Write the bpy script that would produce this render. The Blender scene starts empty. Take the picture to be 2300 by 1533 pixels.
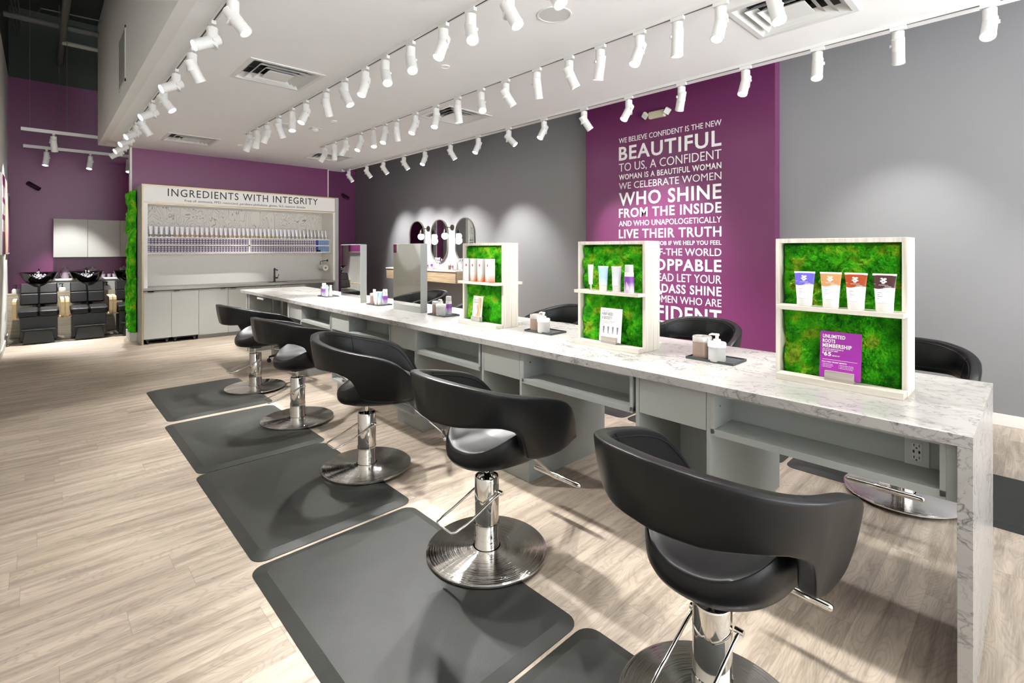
import bpy, bmesh, math, random
from mathutils import Vector, Matrix, noise
random.seed(7)
PI = math.pi
SC = bpy.context.scene
COL = SC.collection

# ------------------------------------------------------------------ camera
cam_d = bpy.data.cameras.new('camera'); cam = bpy.data.objects.new('camera', cam_d); COL.objects.link(cam)
cam.location = (0, 0, 1.6); cam.rotation_euler = (PI/2, 0, math.radians(-43.37))
cam_d.sensor_width = 36; cam_d.lens = 36*1122.9/2300; cam_d.shift_y = (559.4-766.5)/2300
cam_d.clip_start = 0.05
SC.camera = cam

# ------------------------------------------------------------------ light, exposure
W = bpy.data.worlds.new('daylight'); SC.world = W; W.use_nodes = True
_t = W.node_tree; _bg = _t.nodes['Background']; _bg.inputs[0].default_value = (0.93, 0.96, 1.0, 1)
_tc = _t.nodes.new('ShaderNodeTexCoord'); _sp = _t.nodes.new('ShaderNodeSeparateXYZ'); _t.links.new(_tc.outputs['Generated'], _sp.inputs[0])
_rp = _t.nodes.new('ShaderNodeValToRGB'); _mr = _t.nodes.new('ShaderNodeMath'); _mr.operation = 'MULTIPLY_ADD'; _mr.inputs[1].default_value = .5; _mr.inputs[2].default_value = .5
_t.links.new(_sp.outputs[2], _mr.inputs[0]); _t.links.new(_mr.outputs[0], _rp.inputs[0])      # added glow from below the horizon to brighten the ceiling, dimmer sky above
_rp.color_ramp.elements[0].position = .47; _rp.color_ramp.elements[0].color = (.95, .97, 1, 1); _rp.color_ramp.elements[1].position = .53; _rp.color_ramp.elements[1].color = (.20, .215, .23, 1)
_t.links.new(_rp.outputs[0], _bg.inputs[0])
W.node_tree.nodes['Background'].inputs[1].default_value = 6.6
SPOT_W = 124.0          # watts of every track spotlight
LENS_E = 14.0           # glow of a lit lens
SC.view_settings.view_transform = 'Standard'; SC.view_settings.look = 'None'
SC.view_settings.gamma = 1.0; SC.view_settings.use_curve_mapping = False
SC.view_settings.exposure = 1.12
SC.cycles.max_bounces = 9; SC.cycles.diffuse_bounces = 6; SC.cycles.glossy_bounces = 5
SC.cycles.transmission_bounces = 6; SC.cycles.sample_clamp_indirect = 4.0
SC.cycles.caustics_reflective = False; SC.cycles.caustics_refractive = False

# ------------------------------------------------------------------ helpers
class MB:
    def __init__(s): s.v = []; s.f = []; s.m = []
    def add(s, vs, fs, mi=0):
        o = len(s.v); s.v += [tuple(p) for p in vs]; s.f += [tuple(i+o for i in f) for f in fs]; s.m += [mi]*len(fs); return s
    def box(s, x0, x1, y0, y1, z0, z1, mi=0):
        vs = [(x, y, z) for z in (z0, z1) for y in (y0, y1) for x in (x0, x1)]
        return s.add(vs, [(0,2,3,1), (4,5,7,6), (0,1,5,4), (2,6,7,3), (0,4,6,2), (1,3,7,5)], mi)
    def prism(s, pts, axis, a, b, mi=0):
        # pts: 2D outline; axis: extrusion axis (the other two in cyclic order)
        i = 'xyz'.index(axis); j, k = (i+1) % 3, (i+2) % 3
        vs = []
        for t in (a, b):
            for p in pts:
                q = [0, 0, 0]; q[i] = t; q[j] = p[0]; q[k] = p[1]; vs.append(tuple(q))
        n = len(pts)
        fs = [tuple(reversed(range(n))), tuple(range(n, 2*n))] + [(i2, (i2+1) % n, (i2+1) % n+n, i2+n) for i2 in range(n)]
        return s.add(vs, fs, mi)
    def ring(s, rows, closed=True, cap0=True, cap1=True, mi=0):
        n = len(rows[0]); vs = [p for r in rows for p in r]; fs = []
        for a in range(len(rows)-1):
            for b in range(n if closed else n-1):
                c = (b+1) % n
                fs.append((a*n+b, a*n+c, (a+1)*n+c, (a+1)*n+b))
        if cap0: fs.append(tuple(reversed(range(n))))
        if cap1: fs.append(tuple(range((len(rows)-1)*n, len(rows)*n)))
        return s.add(vs, fs, mi)
    def lathe(s, prof, n=24, c=(0, 0, 0), mi=0, cap0=True, cap1=True, sx=1, sy=1):
        rows = [[(c[0]+r*math.cos(2*PI*i/n)*sx, c[1]+r*math.sin(2*PI*i/n)*sy, c[2]+z) for i in range(n)] for r, z in prof]
        return s.ring(rows, True, cap0, cap1, mi)
    def tube(s, pts, r, n=10, mi=0, closed=False):
        P = [Vector(p) for p in pts]; m = len(P); rows = []
        rr = r if isinstance(r, (list, tuple)) else [r]*m
        up = Vector((0, 0, 1)); prev = None
        for i in range(m):
            if closed: d = (P[(i+1) % m]-P[i-1])
            else: d = (P[min(i+1, m-1)]-P[max(i-1, 0)])
            d.normalize()
            if prev is None:
                a = d.cross(up) if abs(d.dot(up)) < .9 else d.cross(Vector((1, 0, 0)))
            else:
                a = prev-d*prev.dot(d)
            a.normalize(); prev = a; b = d.cross(a)
            rows.append([tuple(P[i]+a*(math.cos(2*PI*k/n)*rr[i])+b*(math.sin(2*PI*k/n)*rr[i])) for k in range(n)])
        if closed: rows.append(rows[0]); return s.ring(rows, True, False, False, mi)
        return s.ring(rows, True, True, True, mi)
    def xf(s, M):
        s.v = [tuple(M @ Vector(p)) for p in s.v]; return s
    def join(s, o, M=None, mi=None):
        vs = [tuple(M @ Vector(p)) for p in o.v] if M else o.v
        b = len(s.v); s.v += vs; s.f += [tuple(i+b for i in f) for f in o.f]; s.m += (o.m if mi is None else [mi]*len(o.f)); return s

def obj(name, mb, mats, parent=None, smooth=False, bevel=0, seg=2, loc=None, rot=None):
    me = bpy.data.meshes.new(name); me.from_pydata(mb.v, [], mb.f)
    if not isinstance(mats, (list, tuple)): mats = [mats]
    for m in mats: me.materials.append(m)
    me.polygons.foreach_set('material_index', mb.m)
    bm = bmesh.new(); bm.from_mesh(me); bmesh.ops.recalc_face_normals(bm, faces=bm.faces); bm.to_mesh(me); bm.free()
    if smooth:
        me.polygons.foreach_set('use_smooth', [True]*len(me.polygons))
        if smooth is not True: me.set_sharp_from_angle(angle=math.radians(smooth))
    me.update()
    o = bpy.data.objects.new(name, me); COL.objects.link(o)
    if parent: o.parent = parent
    if loc: o.location = loc
    if rot: o.rotation_euler = rot
    if bevel:
        b = o.modifiers.new('bevel', 'BEVEL'); b.width = bevel; b.segments = seg; b.limit_method = 'ANGLE'; b.angle_limit = math.radians(40)
    return o
def tag(o, label, cat, group=None, kind=None):
    o['label'] = label; o['category'] = cat
    if group: o['group'] = group
    if kind: o['kind'] = kind
    return o
def thing(name, label, cat, loc=(0, 0, 0), rz=0, group=None):
    o = bpy.data.objects.new(name, None); COL.objects.link(o); o.empty_display_size = .05
    o.location = loc; o.rotation_euler = (0, 0, rz)
    return tag(o, label, cat, group)
def struct(name, mb, m, **k):
    o = obj(name, mb, m, **k); o['kind'] = 'structure'; return o
def kids(o): return [c for c in bpy.data.objects if c.parent == o]
def copy_tree(o, parent=None):
    c = o.copy(); COL.objects.link(c); c.parent = parent
    for ch in list(o.children): copy_tree(ch, c)
    return c
def dup(o, label, loc, rz=0, group=None):
    c = copy_tree(o); c.location = loc; c.rotation_euler = (0, 0, rz); c['label'] = label
    if group: c['group'] = group
    return c
def text_mb(body, size, bold=0.0, align='LEFT', extrude=0.0008, spacing=1.0, shear=0):
    """text mesh in the XY plane, origin at the baseline"""
    cu = bpy.data.curves.new('lettering', 'FONT'); cu.body = body; cu.size = size; cu.align_x = align
    cu.offset = bold; cu.extrude = extrude; cu.space_character = spacing; cu.resolution_u = 3; cu.shear = shear
    o = bpy.data.objects.new('lettering', cu); COL.objects.link(o)
    dg = bpy.context.evaluated_depsgraph_get(); me = bpy.data.meshes.new_from_object(o.evaluated_get(dg))
    mb = MB(); mb.add([v.co[:] for v in me.vertices], [tuple(p.vertices) for p in me.polygons])
    bpy.data.objects.remove(o); bpy.data.curves.remove(cu); bpy.data.meshes.remove(me)
    return mb
def fit_text(body, w, h, bold=0.0, x0=0, y0=0, spacing=1.0, depth=.0008):
    """text scaled to exactly w x h (cap height) with its lower left corner at x0, y0"""
    if bold > .008 and spacing == 1.0: spacing = 1.0+bold*3.4
    mb = text_mb(body, 1.0, bold, spacing=spacing)
    xs = [p[0] for p in mb.v]; caps = text_mb('H', 1.0, bold); ch = max(p[1] for p in caps.v)-min(p[1] for p in caps.v); by = min(p[1] for p in caps.v)
    a, b = min(xs), max(xs); sx = w/(b-a) if w else h/ch; sy = h/ch
    mb.v = [(x0+(p[0]-a)*sx, y0+(p[1]-by)*sy, p[2]/.0008*depth) for p in mb.v]
    return mb

# ------------------------------------------------------------------ materials
def C(r, g, b):
    f = lambda c: (c/255/12.92) if c <= 10 else ((c/255+.055)/1.055)**2.4
    return (f(r), f(g), f(b), 1)
def pr(name, col, rough=.5, metal=0.0, spec=.5, **k):
    m = bpy.data.materials.new(name); m.use_nodes = True; p = m.node_tree.nodes['Principled BSDF']
    p.inputs['Base Color'].default_value = col; p.inputs['Roughness'].default_value = rough
    p.inputs['Metallic'].default_value = metal; p.inputs['Specular IOR Level'].default_value = spec
    for a, v in k.items(): p.inputs[a.replace('_', ' ')].default_value = v
    return m
class NT:
    def __init__(s, m): s.m = m; s.t = m.node_tree; s.p = s.t.nodes['Principled BSDF']
    def n(s, ty, **k):
        nd = s.t.nodes.new(ty)
        for a, v in k.items():
            if a.startswith('i_'): 
                key = a[2:]; key = int(key) if key.isdigit() else key.replace('_', ' ')
                if hasattr(v, 'is_output') or isinstance(v, bpy.types.NodeSocket): s.t.links.new(v, nd.inputs[key])
                else: nd.inputs[key].default_value = v
            else: setattr(nd, a, v)
        return nd
    def L(s, a, b): s.t.links.new(a, b)
    def math(s, op, a, b=None, c=None):
        nd = s.t.nodes.new('ShaderNodeMath'); nd.operation = op
        for i, v in enumerate((a, b, c)):
            if v is None: continue
            if isinstance(v, bpy.types.NodeSocket): s.L(v, nd.inputs[i])
            else: nd.inputs[i].default_value = v
        return nd.outputs[0]
    def coord(s, scale=(1, 1, 1), out='Object', rot=(0, 0, 0)):
        tc = s.t.nodes.new('ShaderNodeTexCoord'); mp = s.t.nodes.new('ShaderNodeMapping')
        mp.inputs['Scale'].default_value = scale; mp.inputs['Rotation'].default_value = rot; s.L(tc.outputs[out], mp.inputs[0]); return mp.outputs[0]
    def noise(s, vec, scale, detail=3, rough=.5, dist=0):
        nd = s.t.nodes.new('ShaderNodeTexNoise'); s.L(vec, nd.inputs['Vector']); nd.inputs['Scale'].default_value = scale
        nd.inputs['Detail'].default_value = detail; nd.inputs['Roughness'].default_value = rough; nd.inputs['Distortion'].default_value = dist
        return nd.outputs['Fac']
    def ramp(s, fac, stops, interp='LINEAR'):
        nd = s.t.nodes.new('ShaderNodeValToRGB'); s.L(fac, nd.inputs[0]); cr = nd.color_ramp; cr.interpolation = interp
        while len(cr.elements) < len(stops): cr.elements.new(.5)
        for e, (p, c) in zip(cr.elements, stops): e.position = p; e.color = c if isinstance(c, (tuple, list)) else (c, c, c, 1)
        return nd.outputs[0]
    def mix(s, fac, a, b, blend='MIX'):
        nd = s.t.nodes.new('ShaderNodeMix'); nd.data_type = 'RGBA'; nd.blend_type = blend
        for v, i in ((fac, 0), (a, 6), (b, 7)):
            if isinstance(v, bpy.types.NodeSocket): s.L(v, nd.inputs[i])
            else: nd.inputs[i].default_value = v
        return nd.outputs[2]
    def bump(s, h, strength=.2, dist=.01):
        nd = s.t.nodes.new('ShaderNodeBump'); s.L(h, nd.inputs['Height']); nd.inputs['Strength'].default_value = strength
        nd.inputs['Distance'].default_value = dist; s.L(nd.outputs[0], s.p.inputs['Normal'])
    def col(s, c): s.L(c, s.p.inputs['Base Color'])
def paint(name, c, rough=.6, var=.03, spec=.4):
    m = pr(name, c, rough, spec=spec); t = NT(m); v = t.coord()
    n = t.noise(v, 3, 3); k = t.math('MULTIPLY_ADD', n, var*2, 1-var)
    mx = t.n('ShaderNodeVectorMath', operation='SCALE'); mx.inputs[0].default_value = c[:3]; t.L(k, mx.inputs['Scale']); t.col(mx.outputs[0])
    t.bump(t.noise(v, 260, 2), .05, .002); return m
def emit(name, c, e):
    m = pr(name, c, .5); p = m.node_tree.nodes['Principled BSDF']; p.inputs['Emission Color'].default_value = c; p.inputs['Emission Strength'].default_value = e; return m

M = {}
M['white_wall'] = paint('white_wall_paint', C(236, 235, 231))
M['ceiling'] = paint('ceiling_paint', C(245, 245, 244), .7, .015)
M['grey_wall'] = paint('grey_wall_paint', C(138, 137, 139), .38, .02, .5)
M['purple'] = paint('purple_wall_paint', C(106, 44, 88), .35, .03, .5)
M['deck'] = paint('dark_deck_paint', C(58, 64, 58), .8)
M['pipe'] = pr('pipe_paint', C(96, 98, 92), .6)
M['white'] = pr('white_laminate', C(238, 236, 230), .35)
M['white_metal'] = pr('white_powder_coat', C(222, 222, 219), .4, spec=.35)
M['grille_grey'] = pr('grille_grey', C(150, 150, 146), .5)
M['dark_slot'] = pr('dark_slot', C(30, 30, 30), .6)
M['black'] = pr('black_plastic', C(18, 18, 18), .35)
M['black_gloss'] = pr('black_gloss', C(14, 12, 14), .08)
M['chrome'] = pr('polished_chrome', C(225, 222, 216), .06, 1.0)
M['dark_chrome'] = pr('bore_shadow_metal', C(60, 60, 60), .3, 1.0)
M['grey_lam'] = paint('grey_laminate', C(158, 161, 157), .42, .015)
M['grey_lam2'] = paint('grey_laminate_doors', C(160, 161, 155), .42, .015)
M['counter'] = paint('grey_countertop', C(150, 149, 143), .3, .03)
M['clear'] = pr('frosted_plastic', C(240, 240, 238), .35, Transmission_Weight=.35, Subsurface_Weight=.1)
M['lens'] = emit('lit_lens', (1, .97, .93, 1), LENS_E)
M['globe'] = emit('lit_globe', (.95, .93, 1, 1), 2.2)
M['gold'] = pr('brass_trim', C(176, 156, 118), .4, .6)
M['mirror'] = pr('mirror_glass', (.93, .95, .93, 1), .01, 1.0)
M['tray'] = pr('slate_tray', C(62, 66, 66), .45)
M['smoke'] = pr('smoked_plastic', C(150, 130, 118), .12, .35)
M['rubber'] = pr('caster_rubber', C(20, 20, 20), .6)
M['beige'] = pr('beige_plastic', C(205, 198, 172), .45)
M['text_white'] = pr('white_vinyl', C(246, 244, 240), .5)
M['text_black'] = pr('black_vinyl', C(30, 28, 32), .5)
M['text_grey'] = pr('grey_print', C(120, 116, 120), .5)
M['violet'] = pr('violet_print', C(150, 52, 160), .35)

def m_floor():
    m = pr('plank_floor', C(180, 165, 148), .42); t = NT(m)
    tc = t.t.nodes.new('ShaderNodeTexCoord'); sp = t.n('ShaderNodeSeparateXYZ'); t.L(tc.outputs['Object'], sp.inputs[0])
    X, Y = sp.outputs[0], sp.outputs[1]
    PW, PL = .185, 1.22
    row = t.math('FLOOR', t.math('DIVIDE', Y, PW))
    rr = t.n('ShaderNodeTexWhiteNoise', noise_dimensions='1D'); t.L(row, rr.inputs['W'])
    xo = t.math('ADD', t.math('DIVIDE', X, PL), t.math('MULTIPLY', rr.outputs['Value'], 3.7))
    colx = t.math('FLOOR', xo)
    cb = t.n('ShaderNodeCombineXYZ'); t.L(row, cb.inputs[0]); t.L(colx, cb.inputs[1])
    rn = t.n('ShaderNodeTexWhiteNoise', noise_dimensions='3D'); t.L(cb.outputs[0], rn.inputs['Vector'])
    rv = rn.outputs['Value']; rc = t.n('ShaderNodeSeparateXYZ'); t.L(rn.outputs['Color'], rc.inputs[0])
    # grain coordinates, shifted on every plank
    gx = t.math('ADD', t.math('MULTIPLY', X, 1.0), t.math('MULTIPLY', rc.outputs[0], 37.0))
    gy = t.math('ADD', Y, t.math('MULTIPLY', rc.outputs[1], 23.0))
    g = t.n('ShaderNodeCombineXYZ'); t.L(gx, g.inputs[0]); t.L(t.math('MULTIPLY', gy, 9.0), g.inputs[1])
    n1 = t.noise(g.outputs[0], 1.7, 5, .6, .4)
    g2 = t.n('ShaderNodeCombineXYZ'); t.L(t.math('MULTIPLY', gx, 6.0), g2.inputs[0]); t.L(t.math('MULTIPLY', gy, 150.0), g2.inputs[1])
    n2 = t.noise(g2.outputs[0], 1.0, 2, .5)
    # cathedral rings
    w0 = t.n('ShaderNodeCombineXYZ'); t.L(t.math('MULTIPLY', gx, 1.5), w0.inputs[0]); t.L(t.math('MULTIPLY', gy, 5.5), w0.inputs[1])
    nb = t.noise(w0.outputs[0], 1.3, 1.5, .45)
    wv = t.math('SINE', t.math('MULTIPLY', nb, 150.0)); wv = t.math('MULTIPLY_ADD', wv, .5, .5); wv = t.math('POWER', wv, 2.2)
    base = t.ramp(rv, [(0, C(178, 164, 147)), (.35, C(190, 176, 159)), (.7, C(200, 186, 168)), (1, C(184, 170, 152))])
    c1 = t.mix(t.math('MULTIPLY', t.ramp(n1, [(.36, 0), (.64, 1)]), .66), base, C(116, 101, 88))
    c2 = t.mix(t.math('MULTIPLY', t.ramp(wv, [(.35, 0), (1, 1)]), .24), c1, C(112, 97, 86))
    c3 = t.mix(t.math('MULTIPLY', t.ramp(n2, [(.5, 0), (.72, 1)]), .32), c2, C(208, 195, 179))
    fy = t.math('FRACT', t.math('DIVIDE', Y, PW)); fx = t.math('FRACT', xo)
    ey = t.math('MINIMUM', fy, t.math('SUBTRACT', 1.0, fy)); ex = t.math('MINIMUM', fx, t.math('SUBTRACT', 1.0, fx))
    gap = t.math('MAXIMUM', t.math('LESS_THAN', ey, .007), t.math('LESS_THAN', ex, .0013))
    t.col(t.mix(t.math('MULTIPLY', gap, .3), c3, C(95, 82, 70)))
    t.L(t.math('MULTIPLY_ADD', n2, .15, .36), t.p.inputs['Roughness'])
    t.bump(t.math('SUBTRACT', t.math('ADD', n2, t.math('MULTIPLY', wv, .3)), t.math('MULTIPLY', gap, 3.0)), .12, .003)
    return m
M['floor'] = m_floor()

def m_marble(name, rot=0, tint=(170, 167, 162)):
    m = pr(name, C(*tint), .22); t = NT(m); v = t.coord((1, .62, 1), rot=(0, 0, rot))
    d = t.n('ShaderNodeTexNoise'); t.L(v, d.inputs['Vector']); d.inputs['Scale'].default_value = 2.3; d.inputs['Detail'].default_value = 5
    vm = t.n('ShaderNodeVectorMath', operation='MULTIPLY_ADD'); t.L(d.outputs['Color'], vm.inputs[0]); vm.inputs[1].default_value = (.55, .55, .55); t.L(v, vm.inputs[2])
    def veins(scale, width, detail=4):
        n = t.noise(vm.outputs[0], scale, detail, .62)
        a = t.math('ABSOLUTE', t.math('SUBTRACT', n, .5)); return t.ramp(a, [(0, 1), (width, .25), (width*2.4, 0)])
    mask = t.ramp(t.noise(v, 2.1, 3), [(.4, .1), (.62, 1)])
    v1 = t.math('MULTIPLY', veins(5.0, .010), t.math('MULTIPLY_ADD', mask, .75, .25)); v2 = t.math('MULTIPLY', veins(12, .014, 5), mask)
    blot = t.math('MULTIPLY', t.ramp(t.noise(vm.outputs[0], 5, 6, .7), [(.56, 0), (.74, 1)]), .28)
    c = t.mix(t.math('MULTIPLY', v1, .80), C(*tint), C(70, 66, 74)); c = t.mix(t.math('MULTIPLY', v2, .6), c, C(96, 90, 98))
    c = t.mix(blot, c, C(130, 125, 132)); t.col(c); return m
M['marble'] = m_marble('white_marble_laminate')

def m_leather():
    m = pr('black_leather', C(14, 14, 15), .42, spec=.32); t = NT(m); v = t.coord()
    t.bump(t.noise(v, 420, 3, .6), .12, .001); t.L(t.math('MULTIPLY_ADD', t.noise(v, 6, 3), .08, .31), t.p.inputs['Roughness']); return m
M['leather'] = m_leather()
def m_mat():
    m = pr('grey_rubber_mat', C(52, 53, 51), .5, spec=.3); t = NT(m); v = t.coord()
    n = t.noise(v, 2.2, 5, .6); t.col(t.ramp(n, [(.3, C(40, 41, 38)), (.7, C(52, 53, 50))])); t.bump(t.noise(v, 150, 3), .25, .002); return m
M['mat'] = m_mat()
def m_brushed():
    m = pr('brushed_steel', C(235, 232, 228), .05, 1.0); t = NT(m)
    tg = t.n('ShaderNodeTangent'); tg.direction_type = 'RADIAL'; tg.axis = 'Z'; t.L(tg.outputs[0], t.p.inputs['Tangent'])
    sp = t.n('ShaderNodeSeparateXYZ'); tc = t.t.nodes.new('ShaderNodeTexCoord'); t.L(tc.outputs['Object'], sp.inputs[0])
    r = t.math('SQRT', t.math('ADD', t.math('MULTIPLY', sp.outputs[0], sp.outputs[0]), t.math('MULTIPLY', sp.outputs[1], sp.outputs[1])))
    nn = t.n('ShaderNodeTexNoise', noise_dimensions='1D'); t.L(t.math('MULTIPLY', r, 260.0), nn.inputs['W']); nn.inputs['Scale'].default_value = 1.0
    t.L(t.math('MULTIPLY_ADD', nn.outputs['Fac'], .04, .03), t.p.inputs['Roughness']); t.bump(nn.outputs['Fac'], 1.0, .0008); return m
M['brushed'] = m_brushed()
def m_wood(name, a, b, axis='y', rough=.45, k=1.0):
    m = pr(name, a, rough); t = NT(m); s = {'x': (2, 60, 60), 'y': (60, 2, 60), 'z': (60, 60, 2)}[axis]
    v = t.coord(s); n = t.noise(v, k, 4, .6, .3); t.col(t.ramp(n, [(.32, b), (.62, a)])); t.bump(n, .06, .002); return m
M['pale_wood'] = m_wood('whitewashed_wood', C(226, 219, 206), C(196, 188, 174), 'z')
M['pale_wood_h'] = m_wood('whitewashed_wood_flat', C(222, 215, 202), C(196, 188, 174), 'y')
M['oak'] = m_wood('light_oak', C(205, 184, 152), C(168, 144, 112), 'y')
M['ash'] = m_wood('bent_ash', C(214, 188, 145), C(190, 162, 118), 'z')
M['plumb_wood'] = m_wood('greige_wood', C(186, 174, 152), C(150, 140, 120), 'x')
M['holder_wood'] = m_wood('grey_wood_block', C(178, 170, 160), C(140, 132, 124), 'y')
def m_moss():
    m = pr('preserved_moss', C(70, 130, 20), .9, spec=.15); t = NT(m); v = t.coord()
    big = t.noise(v, 9, 2, .5); fine = t.noise(v, 130, 3, .7); tuft = t.noise(v, 45, 3, .6)
    c = t.ramp(big, [(.30, C(20, 112, 10)), (.45, C(44, 160, 10)), (.56, C(72, 186, 18)), (.66, C(150, 196, 36)), (.78, C(120, 140, 44))])
    c = t.mix(t.ramp(tuft, [(.3, .6), (.52, 0)]), c, C(12, 60, 6)); c = t.mix(t.ramp(fine, [(.56, 0), (.78, .7)]), c, C(128, 208, 40))
    t.col(c); t.bump(t.math('ADD', fine, tuft), .9, .012); return m
M['moss'] = m_moss()
def m_contour():
    m = pr('contour_wallpaper', C(226, 222, 214), .5); t = NT(m); v = t.coord((1.6, 1.6, .8)); n = t.noise(v, 2.6, 2.4, .5, .6)
    f = t.math('FRACT', t.math('MULTIPLY', n, 17.0)); e = t.math('MINIMUM', f, t.math('SUBTRACT', 1.0, f))
    t.col(t.mix(t.ramp(e, [(0.03, .75), (.09, 0)]), C(228, 224, 216), C(120, 118, 116))); return m
M['contour'] = m_contour()
def m_hair():
    m = pr('hair_print', C(190, 140, 100), .3); t = NT(m); v = t.coord((6, 40, 5)); n = t.noise(v, 1.2, 4, .6, 1.5)
    t.col(t.ramp(n, [(.3, C(120, 70, 40)), (.5, C(214, 168, 130)), (.7, C(246, 222, 196))])); return m
M['hair'] = m_hair()

# ------------------------------------------------------------------ the room
CZ = 3.436; TOP = 4.79; BT = 5.55; DK = 6.1; RX = 6.36; BY = 13.09; LX = -0.42; FY = -4.0; PX = 6.21
struct('floor', MB().box(LX-.1, RX+.1, FY, BY+.1, -.1, 0), M['floor'])
struct('wall_left', MB().box(LX-.12, LX, FY, BY, 0, TOP), M['white_wall'])
struct('wall_right', MB().box(RX, RX+.12, FY, BY+.12, 0, TOP), M['grey_wall'])
struct('wall_feature', MB().box(PX, RX, 2.125, 4.891, 0, TOP), M['purple'])
struct('wall_back', MB().box(LX-.12, RX+.12, BY, BY+.12, 0, TOP), M['purple'])
struct('wall_middle', MB().box(1.213, 4.824, 11.3, 11.44, 0, CZ), M['purple'])
struct('trim_1', MB().box(1.183, 1.213, 11.295, 11.445, 0, CZ), M['white_wall'])
struct('trim_2', MB().box(4.824, 4.846, 11.295, 11.445, 0, CZ), M['white_wall'])
struct('wall_bulkhead', MB().box(.745, .845, FY, 11.44, CZ, BT), M['white_wall'])
struct('wall_upper_left', MB().box(LX-.12, LX, FY, BY, TOP, DK), M['deck']); struct('wall_upper_right', MB().box(RX, RX+.12, FY, BY+.12, TOP, DK), M['deck']); struct('wall_upper_back', MB().box(LX-.12, RX+.12, BY, BY+.12, TOP, DK), M['deck'])
VENTS = [(1.83, 5.55), (1.835, 9.78), (4.16, 5.55), (4.19, 9.78), (4.21, 1.32)]
VH = .335
def ceiling():
    mb = MB(); ys = sorted({FY, 11.44} | {round(y+s*VH, 4) for _, y in VENTS for s in (-1, 1)})
    for a, b in zip(ys[:-1], ys[1:]):
        xs = sorted([x for x, y in VENTS if y-VH < (a+b)/2 < y+VH]); e = .845
        for x in xs: mb.box(e, x-VH, a, b, CZ, CZ+.06); e = x+VH
        mb.box(e, 5.26, a, b, CZ, CZ+.06)
    return mb
struct('ceiling', ceiling(), M['ceiling'])
struct('ceiling_deck', MB().box(LX-.12, RX+.12, FY, BY+.12, DK, DK+.1), M['deck'])
bb = MB().box(RX-.016, RX, FY, 2.125, 0, .105).box(RX-.016, RX, 4.891, BY, 0, .105).box(PX-.016, PX, 2.11, 4.906, 0, .105)
struct('baseboard_right', bb, M['white'], bevel=.004)
struct('baseboard_left', MB().box(LX, LX+.016, FY, BY, 0, .105), M['white'], bevel=.004)
struct('baseboard_back', MB().box(LX, RX, BY-.016, BY, 0, .105).box(3.0, 4.824, 11.284, 11.3, 0, .105), M['white'])

# ------------------------------------------------------------------ dark deck above: pipes and ducts
def pipe(name, pts, r, label, n=16):
    o = obj(name, MB().tube(pts, r, n), M['pipe'], smooth=40); tag(o, label, 'pipe'); return o
pipe('ceiling_duct', [(.285, 3, 5.22), (.285, BY-.002, 5.22)], .048, 'fat grey duct running along the dark deck towards the back wall')
pipe('cross_duct', [(LX+.002, 11.25, 5.32), (RX-.002, 11.25, 5.32)], .046, 'grey duct crossing the dark deck behind the fat duct')
pipe('conduit', [(-.02, 11.6, 5.6), (.02, 10.9, 5.42), (.9, 10.8, 5.42), (RX-.01, 10.8, 5.42)], .012, 'thin bent conduit under the dark deck')
pipe('sprinkler_pipe', [(LX+.002, 8.6, 5.55), (RX-.002, 8.6, 5.55)], .014, 'thin sprinkler pipe crossing the dark deck nearer the camera')
for i, x in enumerate((-.335, -.295, -.255)):
    o = pipe('electrical_conduit', [(x, 6, 5.6), (x, 12.9, 5.6)], .012, 'thin conduit in the bundle of three beside the left wall'); o['group'] = 'conduits by the left wall'
o = obj('branch_pipe', MB().tube([(.285, 11.62, 5.17), (.5, 11.60, 5.16), (1.6, 11.60, 5.16)], .038, 16), pr('pale_insulation', C(170, 172, 160), .6), smooth=40); tag(o, 'pale insulated branch pipe leaving the fat duct', 'pipe')

# ------------------------------------------------------------------ track lights
def make_head():
    t = thing('track_spotlight', 'x', 'spotlight')
    ad = MB().box(-.017, .017, -.055, .055, -.03, 0).lathe([(.012, -.045), (.012, -.03)], 12)
    obj('adapter', ad, M['white_metal'], t, bevel=.003)
    body = MB()
    # half-round driver housing hanging straight down, cut slanting at the foot
    rows = []
    for z in (-.045, -.19):
        rows.append([(.041*math.cos(a), .041*math.sin(a), z - (.0 if z > -.1 else .022*math.cos(a))) for a in [2*PI*i/28 for i in range(28)]])
    body.ring(rows)
    obj('driver_housing', body, M['white_metal'], t, smooth=35)
    hd = MB().lathe([(.0, .058), (.040, .058), (.045, .053), (.045, -.128), (.047, -.130), (.047, -.150), (.040, -.150), (.038, -.140), (.0, -.140)], 32, cap0=False, cap1=False)
    h = obj('lamp_head', hd, M['white_metal'], t, smooth=35, loc=(0, 0, -.150))
    lens = obj('lens', MB().lathe([(.0, -.1415), (.0385, -.1415)], 28, cap0=False, cap1=False), M['lens'], h)
    obj('tilt_knob', MB().tube([(0, .040, .0), (0, .055, .0)], .014, 14), M['white_metal'], h, smooth=35)
    return t
def add_spot(h, power=SPOT_W, angle=46):
    L = bpy.data.lights.new('spot_beam', 'SPOT'); L.energy = power; L.spot_size = math.radians(angle); L.spot_blend = .6 if angle < 60 else .9
    L.shadow_soft_size = .035; L.color = (1.0, .985, .965)
    o = bpy.data.objects.new('spot_beam', L); COL.objects.link(o); o.parent = h; o.location = (0, 0, -.16)
HEAD0 = make_head()
LIN = lambda o, n: [c for c in o.children if c.name.split('.')[0] == n][0]
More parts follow.
